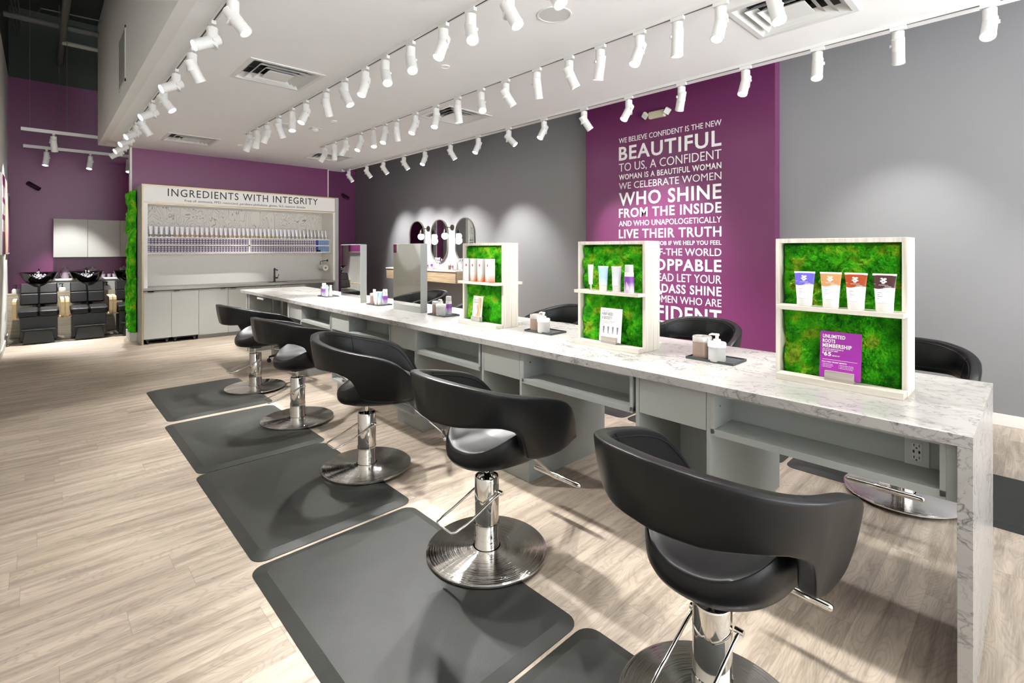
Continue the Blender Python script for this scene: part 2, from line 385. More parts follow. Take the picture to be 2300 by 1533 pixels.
def head(x, y, z, az, tilt, label, group=None, power=None, angle=46):
    t = copy_tree(HEAD0); t.location = (x, y, z); t['label'] = label
    if group: t['group'] = group
    a = math.radians(az); ti = math.radians(tilt)
    h = LIN(t, 'lamp_head'); h.rotation_euler = (0, -ti, a)      # local -Z is the beam
    LIN(t, 'driver_housing').rotation_euler = (0, 0, a+PI)
    k = .36 if y < 1.9 else .62 if y < 3.6 else 1.35 if y < 6.5 else 1.65
    if y > 7.5 and 2 < x < 4: k = .7
    if x > 5 and abs(az) < 60: k = (1.6 if y > 4.5 else .9) if y > 3 else .55; angle = 64
    if x < 1.5 and y < 3.5: k = .30
    if x == 1.0 and y > 4 and abs(az) > 150: k = 2.1
    add_spot(h, (power or SPOT_W)*k, angle)
    return t
def track_mb(x, y0, y1, z):
    mb = MB().box(x-.018, x+.018, y0, y1, z, z+.028)
    mb.box(x-.0055, x+.0055, y0, y1, z-.0006, z, 1)
    return mb
TZ = CZ-.028
TR = {
 1: (1.0, 10.98, 'beside the bulkhead', [(3.95, -41, 38, 1), (4.54, -173, 60, 1), (5.27, 21, 32, 0), (6.0, -170, 60, 1), (6.7, -35, 38, 1), (7.45, -166, 58, 1), (8.25, 10, 35, 0), (8.9, -160, 58, 1), (9.6, -159, 58, 1), (10.3, -164, 56, 1), (10.9, 163, 58, 0)]),
 2: (2.36, 8.62, 'over the near desk edge', [(2.14, -86, 32, 1), (2.53, -78, 30, 1), (2.95, -120, 36, 1), (3.3, -171, 24, 1), (3.79, -111, 34, 1), (4.23, -105, 34, 1), (4.63, -158, 22, 1), (5.09, -62, 28, 1), (5.57, 35, 26, 0), (6.16, -163, 28, 1), (6.62, -106, 16, 1), (7.11, 27, 28, 0), (7.59, 118, 26, 0), (8.05, 94, 22, 0), (8.42, 119, 26, 0)]),
 3: (3.62, 8.8, 'over the far desk edge', [(1.24, -132, 22, 1), (1.61, 177, 22, 1), (1.95, 40, 8, 0), (2.29, 167, 24, 1), (2.69, 63, 18, 0), (3.05, -18, 30, 0), (3.47, 23, 18, 0), (3.93, -19, 36, 0), (4.34, -119, 36, 1), (4.77, 19, 10, 0), (5.22, -149, 22, 1), (5.7, -171, 26, 1), (6.18, 36, 18, 0), (6.5, -148, 24, 1), (6.84, -112, 20, 1), (7.26, -162, 26, 1), (7.77, 134, 34, 0), (8.19, 72, 16, 0), (8.59, 125, 36, 0)]),
 4: (5.08, 11.0, 'next to the right wall', [(.26, 177, 38, 1), (.8, 8, 32, 0), (1.38, -171, 22, 1), (2.01, 173, 24, 1), (2.69, 44, 34, 0), (3.36, 161, 30, 1), (4.03, -30, 36, 0), (4.73, 171, 30, 1), (5.45, -60, 44, 1), (6.16, -178, 28, 1), (6.9, -25, 32, 0), (7.68, -165, 28, 1), (8.4, -25, 34, 0), (9.19, -23, 34, 0), (9.9, -21, 36, 0), (10.75, -20, 34, 0)])}
ORD = ['nearest', 'second', 'third', 'fourth', 'fifth', 'sixth', 'seventh', 'eighth', 'ninth', 'tenth', 'eleventh', 'twelfth', 'thirteenth', 'fourteenth', 'fifteenth', 'sixteenth', 'seventeenth', 'eighteenth', 'nineteenth']
OFF = {1: [3.2, 2.3], 2: [1.2], 3: [.7], 4: [-.6]}
for k, (x, y1, where, hs) in TR.items():
    tr = obj('lighting_track', track_mb(x, -2.4, y1, TZ), [M['white_metal'], M['dark_slot']], bevel=0)
    tag(tr, 'long white lighting track on the ceiling ' + where, 'lighting track')
    for i, (y, az, ti, lit) in enumerate(hs):
        way = 'facing the camera' if lit else 'facing away'
        pos = ('nearest' if i == 0 else (ORD[i]+' nearest') if i <= len(hs)//2 else ('farthest' if i == len(hs)-1 else ORD[len(hs)-1-i]+' farthest'))
        head(x, y, TZ, az, ti, '%s visible white spotlight of the track %s, %s' % (pos, where, way), 'spotlights on the ceiling tracks')
    for y in OFF[k]:
        head(x, y, TZ, 180 if k < 4 else 0, 24, 'white spotlight on the track %s, beyond the top of the photo' % where, 'spotlights beyond the frame '+str(k))
# feed box at the far end of the wall-side track
tag(obj('track_feed_box', MB().box(5.05, 5.13, 11.05, 11.17, CZ-.045, CZ), M['white_metal'], bevel=.004), 'small white feed box at the far end of the right-hand ceiling track', 'electrical box')
# two suspended tracks over the shampoo area
for k, (y, z, x0, x1, hs) in enumerate([(11.45, 3.545, -.225, 1.1, [(.17, 75, 24, 0)]), (12.45, 3.415, -.215, 1.6, [(.09, -120, 14, 1), (.7, -115, 18, 1), (1.285, -100, 22, 1)])]):
    mb = MB().box(x0, x1, y-.018, y+.018, z, z+.055).box(x0, x1, y-.006, y+.006, z-.0006, z, 1)
    tr = obj('suspended_track', mb, [M['white_metal'], M['dark_slot']])
    nm = ('front', 'rear')[k]
    tag(tr, 'white %s track hung on wires over the shampoo chairs' % ('higher' if k == 0 else 'lower'), 'lighting track')
    for wx in ((-.12, .34) if k == 0 else (.26, 1.3)):
        w = obj('suspension_wire', MB().tube([(wx, y, z+.05), (wx, y, DK)], .004, 6), M['pipe'], tr)
    for i, (hx, az, ti, lit) in enumerate(hs):
        lb = ['only spotlight on the higher track hung over the shampoo chairs'] if k == 0 else ['leftmost lit spotlight on the lower track over the shampoo chairs', 'middle lit spotlight on the lower track over the shampoo chairs', 'rightmost lit spotlight on the lower hung track, partly hidden by the white wall end']
        head(hx, y, z, az, ti, 'white '+lb[i], 'spotlights over the shampoo chairs', power=SPOT_W*1.3)

for ch in list(HEAD0.children):
    for g in list(ch.children): bpy.data.objects.remove(g)
    bpy.data.objects.remove(ch)
bpy.data.objects.remove(HEAD0)

# ------------------------------------------------------------------ ceiling fittings
def frustum(mb, r0, z0, r1, z1, th=.004):
    A = [(-r0, -r0, z0), (r0, -r0, z0), (r0, r0, z0), (-r0, r0, z0)]; B = [(-r1, -r1, z1), (r1, -r1, z1), (r1, r1, z1), (-r1, r1, z1)]
    A2 = [(a*(1-th/r0), b*(1-th/r0), c+th) for a, b, c in A]; B2 = [(a*(1-th/r1), b*(1-th/r1), c+th) for a, b, c in B]
    mb.ring([A, B, B2, A2, A], True, False, False)
def make_vent():
    t = thing('ceiling_vent', 'x', 'air vent')
    fr = MB(); o, i = .365, .325
    for x0, x1, y0, y1 in ((-o, o, -o, -i), (-o, o, i, o), (-o, -i, -i, i), (i, o, -i, i)): fr.box(x0, x1, y0, y1, -.008, 0)
    frustum(fr, .325, -.004, .27, .05)
    obj('frame', fr, M['white_metal'], t)
    for k, (a, za, b, zb) in enumerate([(.255, -.012, .20, .034), (.185, -.014, .14, .022)]):
        v = MB(); frustum(v, a, za, b, zb); obj('louvre_ring', v, M['white_metal'], t)
    c = MB().box(-.125, .125, -.125, .125, -.012, -.008); frustum(c, .125, -.010, .10, .01); obj('center_plate', c, M['white_metal'], t)
    bk = MB().box(-.33, .33, -.33, .33, .15, .16)
    for x0, x1, y0, y1 in ((-.335, -.33, -.33, .33), (.33, .335, -.33, .33), (-.33, .33, -.335, -.33), (-.33, .33, .33, .335)): bk.box(x0, x1, y0, y1, .0, .155)
    bk.lathe([(.14, .05), (.14, .15)], 24, cap0=False, cap1=False, mi=1).lathe([(.0, .149), (.14, .149)], 24, cap0=False, cap1=False, mi=1)
    for s in (-1, 1): bk.box(-.3*1, .3, s*.004-.004, s*.004+.004, .03, .034, 0)
    obj('plenum', bk, [pr('galvanised_steel', C(150, 150, 150), .35, .9), M['black']], t)
    return t
V0 = make_vent()
VL = ['square white ceiling vent between the bulkhead track and the second track, nearer one', 'square white ceiling vent nearest the purple wall on the bulkhead side', 'square white ceiling vent over the far side of the desk, behind the hanging spotlights', 'square white ceiling vent nearest the purple wall above the oval mirrors side', 'large square white ceiling vent cut by the top of the photo']
for i, (x, y) in enumerate(VENTS):
    v = V0 if i == 0 else copy_tree(V0); v.location = (x, y, CZ); v['label'] = VL[i]; v['group'] = 'ceiling vents'
def disc(name, x, y, r, label, cat, z=CZ, ring=.0, m='white'):
    mb = MB().lathe([(0, -.006), (r*.86, -.006), (r*.9, -.010), (r, -.008), (r, 0)], 36, cap0=False, cap1=False)
    o = obj(name, mb, M[m], smooth=30, loc=(x, y, z)); return tag(o, label, cat)
t = thing('ceiling_speaker', 'round ceiling speaker between the second and third tracks, near the top of the photo', 'speaker', (2.93, 2.62, CZ))
obj('rim', MB().lathe([(.118, 0), (.122, -.006), (.135, -.006), (.138, 0)], 40, cap0=False, cap1=False), M['white_metal'], t, smooth=30)
obj('grille', MB().lathe([(0, -.004), (.118, -.003)], 40, cap0=False, cap1=False), pr('speaker_grille', C(205, 204, 202), .7), t)
t = thing('ceiling_speaker', 'round flush ceiling speaker near the purple wall beyond the smoke detector', 'speaker', (2.63, 7.72, CZ))
obj('rim', MB().lathe([(.118, 0), (.122, -.006), (.135, -.006), (.138, 0)], 40, cap0=False, cap1=False), M['white_metal'], t, smooth=30)
obj('grille', MB().lathe([(0, -.004), (.118, -.003)], 40, cap0=False, cap1=False), M['white_metal'], t)
disc('sprinkler_cover', 2.96, 4.11, .045, 'small round sprinkler cover just under the starry spotlight', 'sprinkler cover')
disc('sprinkler_cover', 3.06, 6.95, .045, 'small round sprinkler cover beside the smoke detector', 'sprinkler cover')
disc('sprinkler_cover', 2.57, 9.7, .045, 'small round sprinkler cover nearest the purple wall', 'sprinkler cover')
t = thing('smoke_detector', 'white smoke detector on a square plate on the ceiling', 'smoke detector', (3.05, 7.6, CZ))
obj('plate', MB().box(-.075, .075, -.075, .075, -.008, 0), M['white_metal'], t, bevel=.003)
obj('sensor', MB().lathe([(.05, -.008), (.045, -.03), (.02, -.05), (0, -.05)], 24, cap0=False, cap1=False), M['white_metal'], t, smooth=40)
# grille on the bulkhead
t = thing('wall_vent', 'tall white return grille on the bulkhead face', 'air vent', (.745, 7.8, 3.93))
obj('frame', MB().box(-.012, 0, -.33, -.30, -.33, .33).box(-.012, 0, .30, .33, -.33, .33).box(-.012, 0, -.33, .33, -.33, -.30).box(-.012, 0, -.33, .33, .30, .33), M['white_metal'], t)
g = MB()
for i in range(22): z = -.29+i*.0275; g.box(-.010, -.002, -.30, .30, z, z+.016)
obj('slats', g, M['grille_grey'], t); obj('backing', MB().box(-.0015, 0, -.3, .3, -.3, .3), M['dark_slot'], t)

# ------------------------------------------------------------------ wall lettering
XP = PX-.003; K = .9772
def on_x(mb, y, z, x):      # text reading towards -Y, facing -X
    return mb.xf(Matrix(((0, 0, -1, x), (-1, 0, 0, y), (0, 1, 0, z), (0, 0, 0, 1))))
def on_y(mb, x, z, y):      # text reading towards +X, facing -Y
    return mb.xf(Matrix(((1, 0, 0, x), (0, 0, -1, y), (0, 1, 0, z), (0, 0, 0, 1))))
LINES = [('WE BELIEVE CONFIDENT IS THE NEW', 3.266, 3.192, .0), ('BEAUTIFUL', 3.135, 2.93, .035), ('TO US, A CONFIDENT', 2.884, 2.765, -.008), ('WOMAN IS A BEAUTIFUL WOMAN', 2.719, 2.639, .03),
 ('WE CELEBRATE WOMEN', 2.595, 2.498, -.008), ('WHO SHINE', 2.444, 2.251, .03), ('FROM THE INSIDE', 2.207, 2.072, .03), ('AND WHO UNAPOLOGETICALLY', 2.022, 1.945, .0), ('LIVE THEIR TRUTH', 1.895, 1.764, .025),
 ("WE'VE DONE OUR JOB IF WE HELP YOU FEEL", 1.714, 1.658, .015), ('ON TOP-OF-THE WORLD', 1.61, 1.513, .005), ('UNSTOPPABLE', 1.463, 1.306, .035), ('SO GO AHEAD LET YOUR', 1.262, 1.155, -.004), ('INNER BADASS SHINE', 1.115, .995, .03),
 ('TO THE WOMEN WHO ARE', .954, .858, -.004), ('CONFIDENT', .814, .619, .035), ('CHANGE THE WORLD', .599, .488, .02)]
wt = MB()
for s, a, b, bold in LINES:
    a = 1.6+(a-1.6)*K; b = 1.6+(b-1.6)*K
    wt.join(on_x(fit_text(s, (4.375-2.816)*K, a-b, bold*.55, spacing=1.0+max(0, bold)*3.4, depth=.0015), 4.375*K, b, XP))
tag(obj('wall_lettering', wt, M['text_white']), 'white vinyl lettering about confident women on the purple wall panel', 'wall lettering')

# emergency light
t = thing('emergency_light', 'beige two-headed emergency light above the wall lettering', 'emergency light', (PX, 3.63, 3.455))
obj('housing', MB().box(-.07, 0, -.125, .125, -.05, .05), M['beige'], t, bevel=.02, seg=3)
for s in (-1, 1):
    h = obj('lamp_head', MB().lathe([(.0, .03), (.05, .03), (.058, .0), (.058, -.02), (0, -.02)], 4, cap0=False, cap1=False), M['beige'], t, bevel=.008, loc=(-.06, s*.17, .01), rot=(math.radians(s*12), math.radians(62), 0))
    obj('lens', MB().box(-.036, .036, -.036, .036, -.024, -.0205), pr('prismatic_lens', C(225, 228, 230), .15), h, rot=(0, 0, PI/4))

# ------------------------------------------------------------------ the long marble desk
DX0, DX1, DY0, DY1, DZ = 2.332, 3.348, .16, 8.80, .953
ST = .042
def local(mb, o): return mb.xf(Matrix.Translation(-Vector(o.location)))
tag(obj('worktop', MB().box(DX0, DX1, DY0, DY1, DZ-ST, DZ), M['marble'], bevel=.0012), 'long white marble worktop running through the middle of the salon', 'worktop')
tag(obj('marble_end_panel', MB().box(DX0, DX1, DY0, DY0+ST, 0, DZ-ST-.0005), M['marble'], bevel=.0012), 'white marble end panel holding up the near end of the worktop', 'end panel')
UZ = DZ-ST-.001
PER = 1.31
def make_station(last=False):
    """one double-sided cabinet unit; local y 0 = niche start, x centred on the desk"""
    t = thing('desk_cabinet', 'x', 'cabinet'); G = M['grey_lam']; X = .468
    for s in (-1, 1):
        c = MB(); f = s*X
        a, b = sorted((f, s*(X-.205)))
        c.box(a, b, 0, .018, .706, UZ); c.box(a, b, .852, .870, .706, UZ)           # niche cheeks
        c.box(a, b, .018, .852, UZ-.018, UZ)                                          # niche roof
        a2, b2 = sorted((s*(X-.2049), s*(X-.223))); c.box(a2, b2, 0, .87, .706, UZ)     # niche back
        obj('cubby_box', c, G, t)
    for s in (-1, 1):
        a, b = sorted((s*X, s*(X-.2055))); obj('shelf', MB().box(a, b, 0, .870, .697, .729), G, t, bevel=.001)
    p = MB()
    for y0 in (.870, 1.270):
        y1 = y0+.020
        p.prism([(-.42, 0), (.42, 0), (.42, .13), (X, .13), (X, UZ), (-X, UZ), (-X, .13), (-.42, .13)][::-1], 'y', y0, y1) if False else None
        pts = [(-.40, 0), (.40, 0), (.40, .14), (X, .14), (X, UZ), (-X, UZ), (-X, .14), (-.40, .14)]
        n = len(pts); p.add([(q[0], y0, q[1]) for q in pts]+[(q[0], y1, q[1]) for q in pts], [tuple(range(n)), tuple(range(2*n-1, n-1, -1))]+[(i, i+n, (i+1) % n+n, (i+1) % n) for i in range(n)])
    p.box(-.40, .40, .890, 1.270, 0, .14).box(-X, X, .890, 1.270, .14, .162).box(-.01, .01, .890, 1.270, .162, .70)
    obj('side_panels', p, G, t, bevel=.001)
    for s in (-1, 1):
        a, b = sorted((s*(X-.001), s*(X-.30))); d = obj('drawer', MB().box(a, b, .893, 1.267, .712, UZ-.004), M['grey_lam2'], t, bevel=.0015)
        a, b = sorted((s*(X+.0005), s*(X-.004)))
    for s in (-1, 1):
        k = MB().lathe([(0, .006), (.006, .004), (.006, 0)], 12, cap0=False, cap1=False).xf(Matrix.Translation((s*(X-.06), .852, .83)) @ Matrix.Rotation(PI/2, 4, 'X'))
        k.join(MB().lathe([(0, .006), (.006, .004), (.006, 0)], 12, cap0=False, cap1=False).xf(Matrix.Translation((s*(X-.06), .018, .83)) @ Matrix.Rotation(-PI/2, 4, 'X')))
        obj('shelf_pin', k, M['chrome'], t, smooth=40)
    return t
S0 = make_station()
SL = ['grey cabinet unit under the near end of the marble worktop, next to the end panel', 'grey cabinet unit under the worktop, second from the marble end panel', 'middle grey cabinet unit under the marble worktop', 'grey cabinet unit under the worktop, fourth from the marble end panel', 'grey cabinet unit under the worktop next to the stool bay']
for i in range(5):
    s = S0 if i == 0 else copy_tree(S0); s.location = (2.84, .235+PER*i, 0); s['label'] = SL[i]; s['group'] = 'cabinet units under the worktop'
    if i: s.location.y += 0
tag(obj('filler_panel', MB().box(2.84-.466, 2.84+.466, DY0+ST, .235, .697, UZ), M['grey_lam']), 'narrow grey filler strip between the marble end panel and the nearest cabinet unit', 'filler panel')
t = thing('stool_bay_cabinet', 'open grey leg bay and tall side cabinet under the far end of the worktop', 'cabinet', (2.84, 7.6, 0))
c = MB().box(-.468, .468, .86, .92, 0, UZ).box(-.468, .468, .98, 1.04, 0, UZ).box(-.44, .44, .92, .98, .0, UZ)
obj('end_leg', c, M['grey_lam'], t, bevel=.002)
obj('modesty_panel', MB().box(-.06, -.04, -.80, .86, .12, UZ), M['grey_lam'], t)
obj('divider', MB().box(-.30, -.0, -.10, -.07, .0, UZ).box(-.30, 0, .30, .33, 0, UZ), M['grey_lam'], t)
obj('black_channel', MB().box(-.302, -.28, -.065, -.02, 0, UZ-.02).box(-.302, -.28, .335, .36, 0, UZ-.02), M['black'], t)
obj('pull_handle', MB().box(-.50, -.47, .10, .38, UZ-.03, UZ-.018).box(-.50, -.49, .10, .38, UZ-.045, UZ-.03), M['white_metal'], t, bevel=.003)
obj('vertical_rail', MB().tube([(-.468, -.82, UZ), (-.468, -.82, .1)], .012, 10), M['white_metal'], t, smooth=40)
# sockets in the niches
def outlet(x, y, z, label, flip=1):
    t = thing('power_outlet', label, 'power outlet', (x, y, z), 0 if flip > 0 else PI)
    obj('cover_plate', MB().box(-.006, 0, -.04, .04, -.06, .06), pr('plate_grey', C(190, 192, 190), .4), t, bevel=.002)
    obj('receptacle', MB().box(-.010, -.006, -.0175, .0175, -.036, .036), pr('receptacle_white', C(205, 205, 200), .35), t, bevel=.001)
    s = MB()
    for zz in (-.024, .024):
        s.box(-.0106, -.0095, -.010, -.0075, zz-.004, zz+.006).box(-.0106, -.0095, .0065, .0095, zz-.004, zz+.006)
        s.join(MB().lathe([(0, 0), (.003, 0)], 10, cap0=False, cap1=False).xf(Matrix.Translation((-.0104, 0, zz-.009)) @ Matrix.Rotation(-PI/2, 4, 'Y')))
    s.box(-.0106, -.0095, -.012, -.006, -.006, .005).box(-.0106, -.0095, .006, .012, -.006, .005)
    obj('slots', s, M['black'], t)
    return t
outlet(2.84-.468+.205, .345, .785, 'double power socket in the cubby beside the marble end panel')
outlet(2.84-.468+.205, 1.62, .80, 'power socket in the second open cubby, mostly hidden by its side panel')

# ------------------------------------------------------------------ anti-fatigue mats
def mat_mb(w, l, h=.019, r=.07, bv=.055):
    mb = MB(); rows = []
    def outline(ins, z):
        R = max(r-ins*.3, .02); P = []
        for cx, cy, a0 in ((w-ins-R, l-ins-R, 0), (ins+R, l-ins-R, 90), (ins+R, ins+R, 180), (w-ins-R, ins+R, 270)):
            for k in range(7):
                a = math.radians(a0+k*15); P.append((cx+R*math.cos(a), cy+R*math.sin(a), z))
        return P
    rows = [outline(0, 0), outline(0, .003), outline(bv, h), outline(bv+.01, h)]
    return mb.ring(rows, True, True, True)
MO = obj('floor_mat', mat_mb(.93, 1.355), M['mat'], smooth=15)
MP = [(.77, -.02), (.755, 1.353), (.79, 2.733), (.815, 4.095), (.86, 5.53)]
ML = ['black rubber mat in the bottom corner under the nearest left chair', 'large black rubber mat under the second chair from the camera, left row', 'black rubber mat under the middle left chair', 'black rubber mat under the fourth chair from the camera, left row', 'farthest black rubber mat of the left row, under the farthest chair']
for i, (x, y) in enumerate(MP):
    o = MO if i == 0 else MO.copy()
    if i: COL.objects.link(o)
    o.location = (x, y, 0); tag(o, ML[i], 'floor mat', 'rubber mats left of the desk')
for i in range(5):
    o = MO.copy(); COL.objects.link(o); o.location = (4.0, -.0+.045*0+[-.05, 1.335, 2.72, 4.1, 5.5][i], 0)
    tag(o, ['black rubber mat beyond the marble end panel, cut by the right edge', 'black rubber mat under the desk shelf on the far side, by the purple wall panel', 'black rubber mat across the desk seen through the gap between cabinets', 'fourth black rubber mat on the far side of the desk', 'farthest black rubber mat on the far side of the desk'][i], 'floor mat', 'rubber mats right of the desk')

# ------------------------------------------------------------------ styling chairs
def interp(u, us, vs):
    # Catmull-Rom on irregular knots (component-wise), clamped tangents
    n = len(us)
    if u <= us[0]: return vs[0]
    if u >= us[-1]: return vs[-1]
    i = max(k for k in range(n-1) if us[k] <= u)
    h = us[i+1]-us[i]; t = (u-us[i])/h
    def tan(k):
        if k == 0: return (vs[1]-vs[0])/(us[1]-us[0])*.0
        if k == n-1: return (vs[-1]-vs[-2])/(us[-1]-us[-2])
        a = (vs[k]-vs[k-1])/(us[k]-us[k-1]); b = (vs[k+1]-vs[k])/(us[k+1]-us[k])
        return 0 if a*b <= 0 else 2*a*b/(a+b)
    m0, m1 = tan(i)*h, tan(i+1)*h
    return (2*t**3-3*t**2+1)*vs[i]+(t**3-2*t**2+t)*m0+(-2*t**3+3*t**2)*vs[i+1]+(t**3-t**2)*m1
SU = [0, .15, .3, .42, .5, .62, .75, .87, 1.0]
TXv = [-.335, -.318, -.255, -.155, -.05, .08, .20, .30, .385]; TYv = [0, .125, .235, .30, .325, .333, .325, .30, .262]
BXv = [-.255, -.24, -.18, -.10, -.03, .07, .18, .28, .372]; BYv = [0, .10, .19, .240, .258, .268, .265, .258, .247]
ZTu = SU; ZTv = [.972, .968, .948, .918, .892, .862, .815, .715, .575]
ZBu = [0, .15, .3, .38, .44, .475, .50, .525, .56, .62, .75, .87, 1.0]
ZBv = [.752, .755, .762, .758, .735, .700, .635, .578, .565, .553, .544, .546, .562]
sq = lambda v: math.copysign(abs(v)**.45, v)
def shell_mb():
    mb = MB(); rows = []
    us = sorted(set([round(i/30, 4) for i in range(31)] + [round(.42+i*.008, 4) for i in range(17)]))
    full = [-u for u in us[::-1] if u > 0] + us
    nz = 10
    info = []
    for u in full:
        s = 1 if u >= 0 else -1; a = abs(u)
        top = Vector((interp(a, SU, TXv), s*interp(a, SU, TYv), 0)); bot = Vector((interp(a, SU, BXv), s*interp(a, SU, BYv), 0))
        zt = interp(a, ZTu, ZTv); zb = interp(a, ZBu, ZBv); info.append((top, bot, zt, zb, s, a))
    pos = lambda f, w: f[1].lerp(f[0], w)
    for k, f in enumerate(info):
        top, bot, zt, zb, s, a = f; th = .052 if a < .8 else .052-.03*(a-.8)/.2
        zt0 = zt
        def P(z):
            w = max(0.0, min(1.0, (z-.53)/(zt0-.53))); w = w**.85; c = pos(f, w)
            g0 = info[max(k-1, 0)]; g1 = info[min(k+1, len(info)-1)]
            d = pos(g1, w)-pos(g0, w); nrm = Vector((d.y, -d.x, 0)).normalized(); return c, nrm
        H = zt-zb; r = min(th*.42, H*.45)
        row = []
        # outer face, rounded crown, inner face, rounded foot
        pts = []
        for j in range(9): pts.append((0, zb+r+(H-2*r)*j/8))
        for j in range(1, 12): an = PI*j/12; pts.append((th/2-sq(math.cos(an))*th/2, zt-r+sq(math.sin(an))*r))
        for j in range(9): pts.append((th, zt-r-(H-2*r)*j/8))
        for j in range(1, 12): an = PI*j/12; pts.append((th/2+sq(math.cos(an))*th/2, zb+r-sq(math.sin(an))*r))
        for off, z in pts:
            c, nrm = P(z); bulge = .012*math.sin(PI*max(0, min(1, (z-zb)/H))) * (1 if off < th/2 else -.4)
            q = c+nrm*(-off+bulge); row.append((q.x, q.y, z))
        rows.append(row)
    mb.ring(rows, True, True, True)
    # piping along the rim and the four upright seams
    def surf(k, off, z):
        f = info[k]; w = max(0.0, min(1.0, (z-.53)/(f[2]-.53)))**.85; c = pos(f, w)
        g0 = info[max(k-1, 0)]; g1 = info[min(k+1, len(info)-1)]; d = pos(g1, w)-pos(g0, w); n_ = Vector((d.y, -d.x, 0)).normalized()
        b = .012*math.sin(PI*max(0, min(1, (z-f[3])/(f[2]-f[3])))) ; return c+n_*(b+off)+Vector((0, 0, z))
    rim = [surf(k, .0, info[k][2]-.026) for k in range(1, len(info)-1)]
    mb.tube(rim, .0034, 6)
    rimf = [surf(k, .0, info[k][3]+.030) for k in range(1, len(info)-1) if info[k][5] < .43]
    mb.tube(rimf, .002, 6)
    for sg in (-1, 1):
        k = min(range(len(info)), key=lambda i: abs(info[i][5]-.44)+(0 if info[i][4] == sg else 9))
        f = info[k]; mb.tube([surf(k, .001, f[3]+.02+(f[2]-f[3]-.03)*j/12) for j in range(13)], .0036, 6)
        mb.tube([surf(k, .001, f[2]-.026), surf(k, -.012, f[2]-.003), surf(k, -.03, f[2]-.001), surf(k, -.046, f[2]-.010), surf(k, -.056, f[2]-.05), surf(k, -.058, f[2]-.12)], .0025, 6)
    return mb
def seat_outline(sc, z, side=0, front=0, n=72):
    """D-shaped outline; the rim climbs towards the arms (side) and the front edge (front)"""
    P = []
    for i in range(n):
        a = 2*PI*i/n; ca, sa = math.cos(a), math.sin(a)
        if ca >= 0: e = 3.2; rx = .30
        else: e = 2.15; rx = .272
        k = (abs(ca/rx)**e+abs(sa/.242)**e)**(-1/e)
        x = .065+k*ca*sc; y = k*sa*sc
        up = side*abs(sa)**2.6 + (front*ca if ca > 0 else 0)
        P.append((x, y, z+up))
    return P
def seat_mb():
    rows = [seat_outline(.50, .470), seat_outline(.80, .472, .004), seat_outline(.93, .480, .02), seat_outline(.985, .500, .055, .01), seat_outline(1.0, .525, .085, .02), seat_outline(.995, .545, .10, .03), seat_outline(.975, .556, .106, .035),
            seat_outline(.966, .552, .105, .035), seat_outline(.955, .558, .104, .036), seat_outline(.91, .564, .088, .034), seat_outline(.80, .562, .055, .03), seat_outline(.62, .558, .025, .025), seat_outline(.40, .556, .008, .018), seat_outline(.2, .556, 0, .008), seat_outline(.05, .556)]
    rows = [[(x, y, z+.012) for x, y, z in r] for r in rows]
    return MB().ring(rows, True, True, True)
def arc(c, r, a0, a1, n, z): return [(c[0]+r*math.cos(math.radians(a0+(a1-a0)*i/n)), c[1]+r*math.sin(math.radians(a0+(a1-a0)*i/n)), z) for i in range(n+1)]
def make_chair():
    t = thing('styling_chair', 'x', 'salon chair')
    obj('base_plate', MB().lathe([(0, 0), (.305, 0), (.315, .004), (.315, .012), (.309, .0155), (.09, .022), (.072, .026)], 96, cap0=False, cap1=False), M['brushed'], t, smooth=30)
    obj('column', MB().lathe([(.068, .022), (.066, .10), (.0665, .101), (.0665, .150), (.0635, .152), (.0635, .384), (.061, .390), (.056, .390), (.054, .378), (.054, .350), (0, .350)], 48, cap0=False, cap1=False), M['chrome'], t, smooth=30)
    obj('piston', MB().lathe([(.0145, .345), (.0145, .47)], 20), M['chrome'], t, smooth=40)
    lv = MB(); pts = [(.028, .078, .312), (-.02, .078, .300), (-.17, .078, .242), (-.20, .078, .234), (-.262, .073, .218), (-.276, .060, .214), (-.276, -.060, .214), (-.262, -.073, .218), (-.20, -.078, .234), (-.17, -.078, .242), (-.02, -.078, .300), (.028, -.078, .312)]
    lv.tube(pts, .0062, 10); lv.tube([(.03, -.092, .314), (.03, -.064, .314)], .011, 14); lv.tube([(.03, .092, .314), (.03, .064, .314)], .011, 14)
    obj('pump_lever', lv, M['chrome'], t, smooth=40)
    s = obj('seat', seat_mb(), M['leather'], t, smooth=50)
    b = obj('backrest', shell_mb(), M['leather'], t, smooth=50)
    p = obj('seat_mount', MB().box(-.09, .27, -.09, .09, .466, .482).box(-.05, .05, -.05, .05, .45, .468), M['black'], t, bevel=.004)
    f = MB(); A = Vector((.20, 0, .470)); B = Vector((.30, 0, .43)); Cc = Vector((.53, 0, .222)); Dd = Vector((.545, 0, .212))
    path = [A, B, Cc, Dd]; w = .024
    rows = []
    for i, q in enumerate(path):
        d = (path[min(i+1, 3)]-path[max(i-1, 0)]).normalized(); nn = Vector((-d.z, 0, d.x))*.004
        rows.append([tuple(q+nn+Vector((0, -w, 0))), tuple(q+nn+Vector((0, w, 0))), tuple(q-nn+Vector((0, w, 0))), tuple(q-nn+Vector((0, -w, 0)))])
    f.ring(rows)
    fr = obj('footrest_arm', f, M['chrome'], t, bevel=.001)
    bar = MB().tube([(.555, -.185, .213), (.555, -.181, .213), (.555, -.17, .213), (.555, .17, .213), (.555, .181, .213), (.555, .185, .213)], [.006, .0125, .0165, .0165, .0125, .006], 18)
    bar.tube([(.555, -.03, .213), (.555, .03, .213)], .0185, 18)
    obj('footrest_bar', bar, M['chrome'], fr, smooth=40)
    return t
CH0 = make_chair()
SWIVEL = ('seat', 'backrest', 'seat_mount', 'footrest_arm', 'piston')
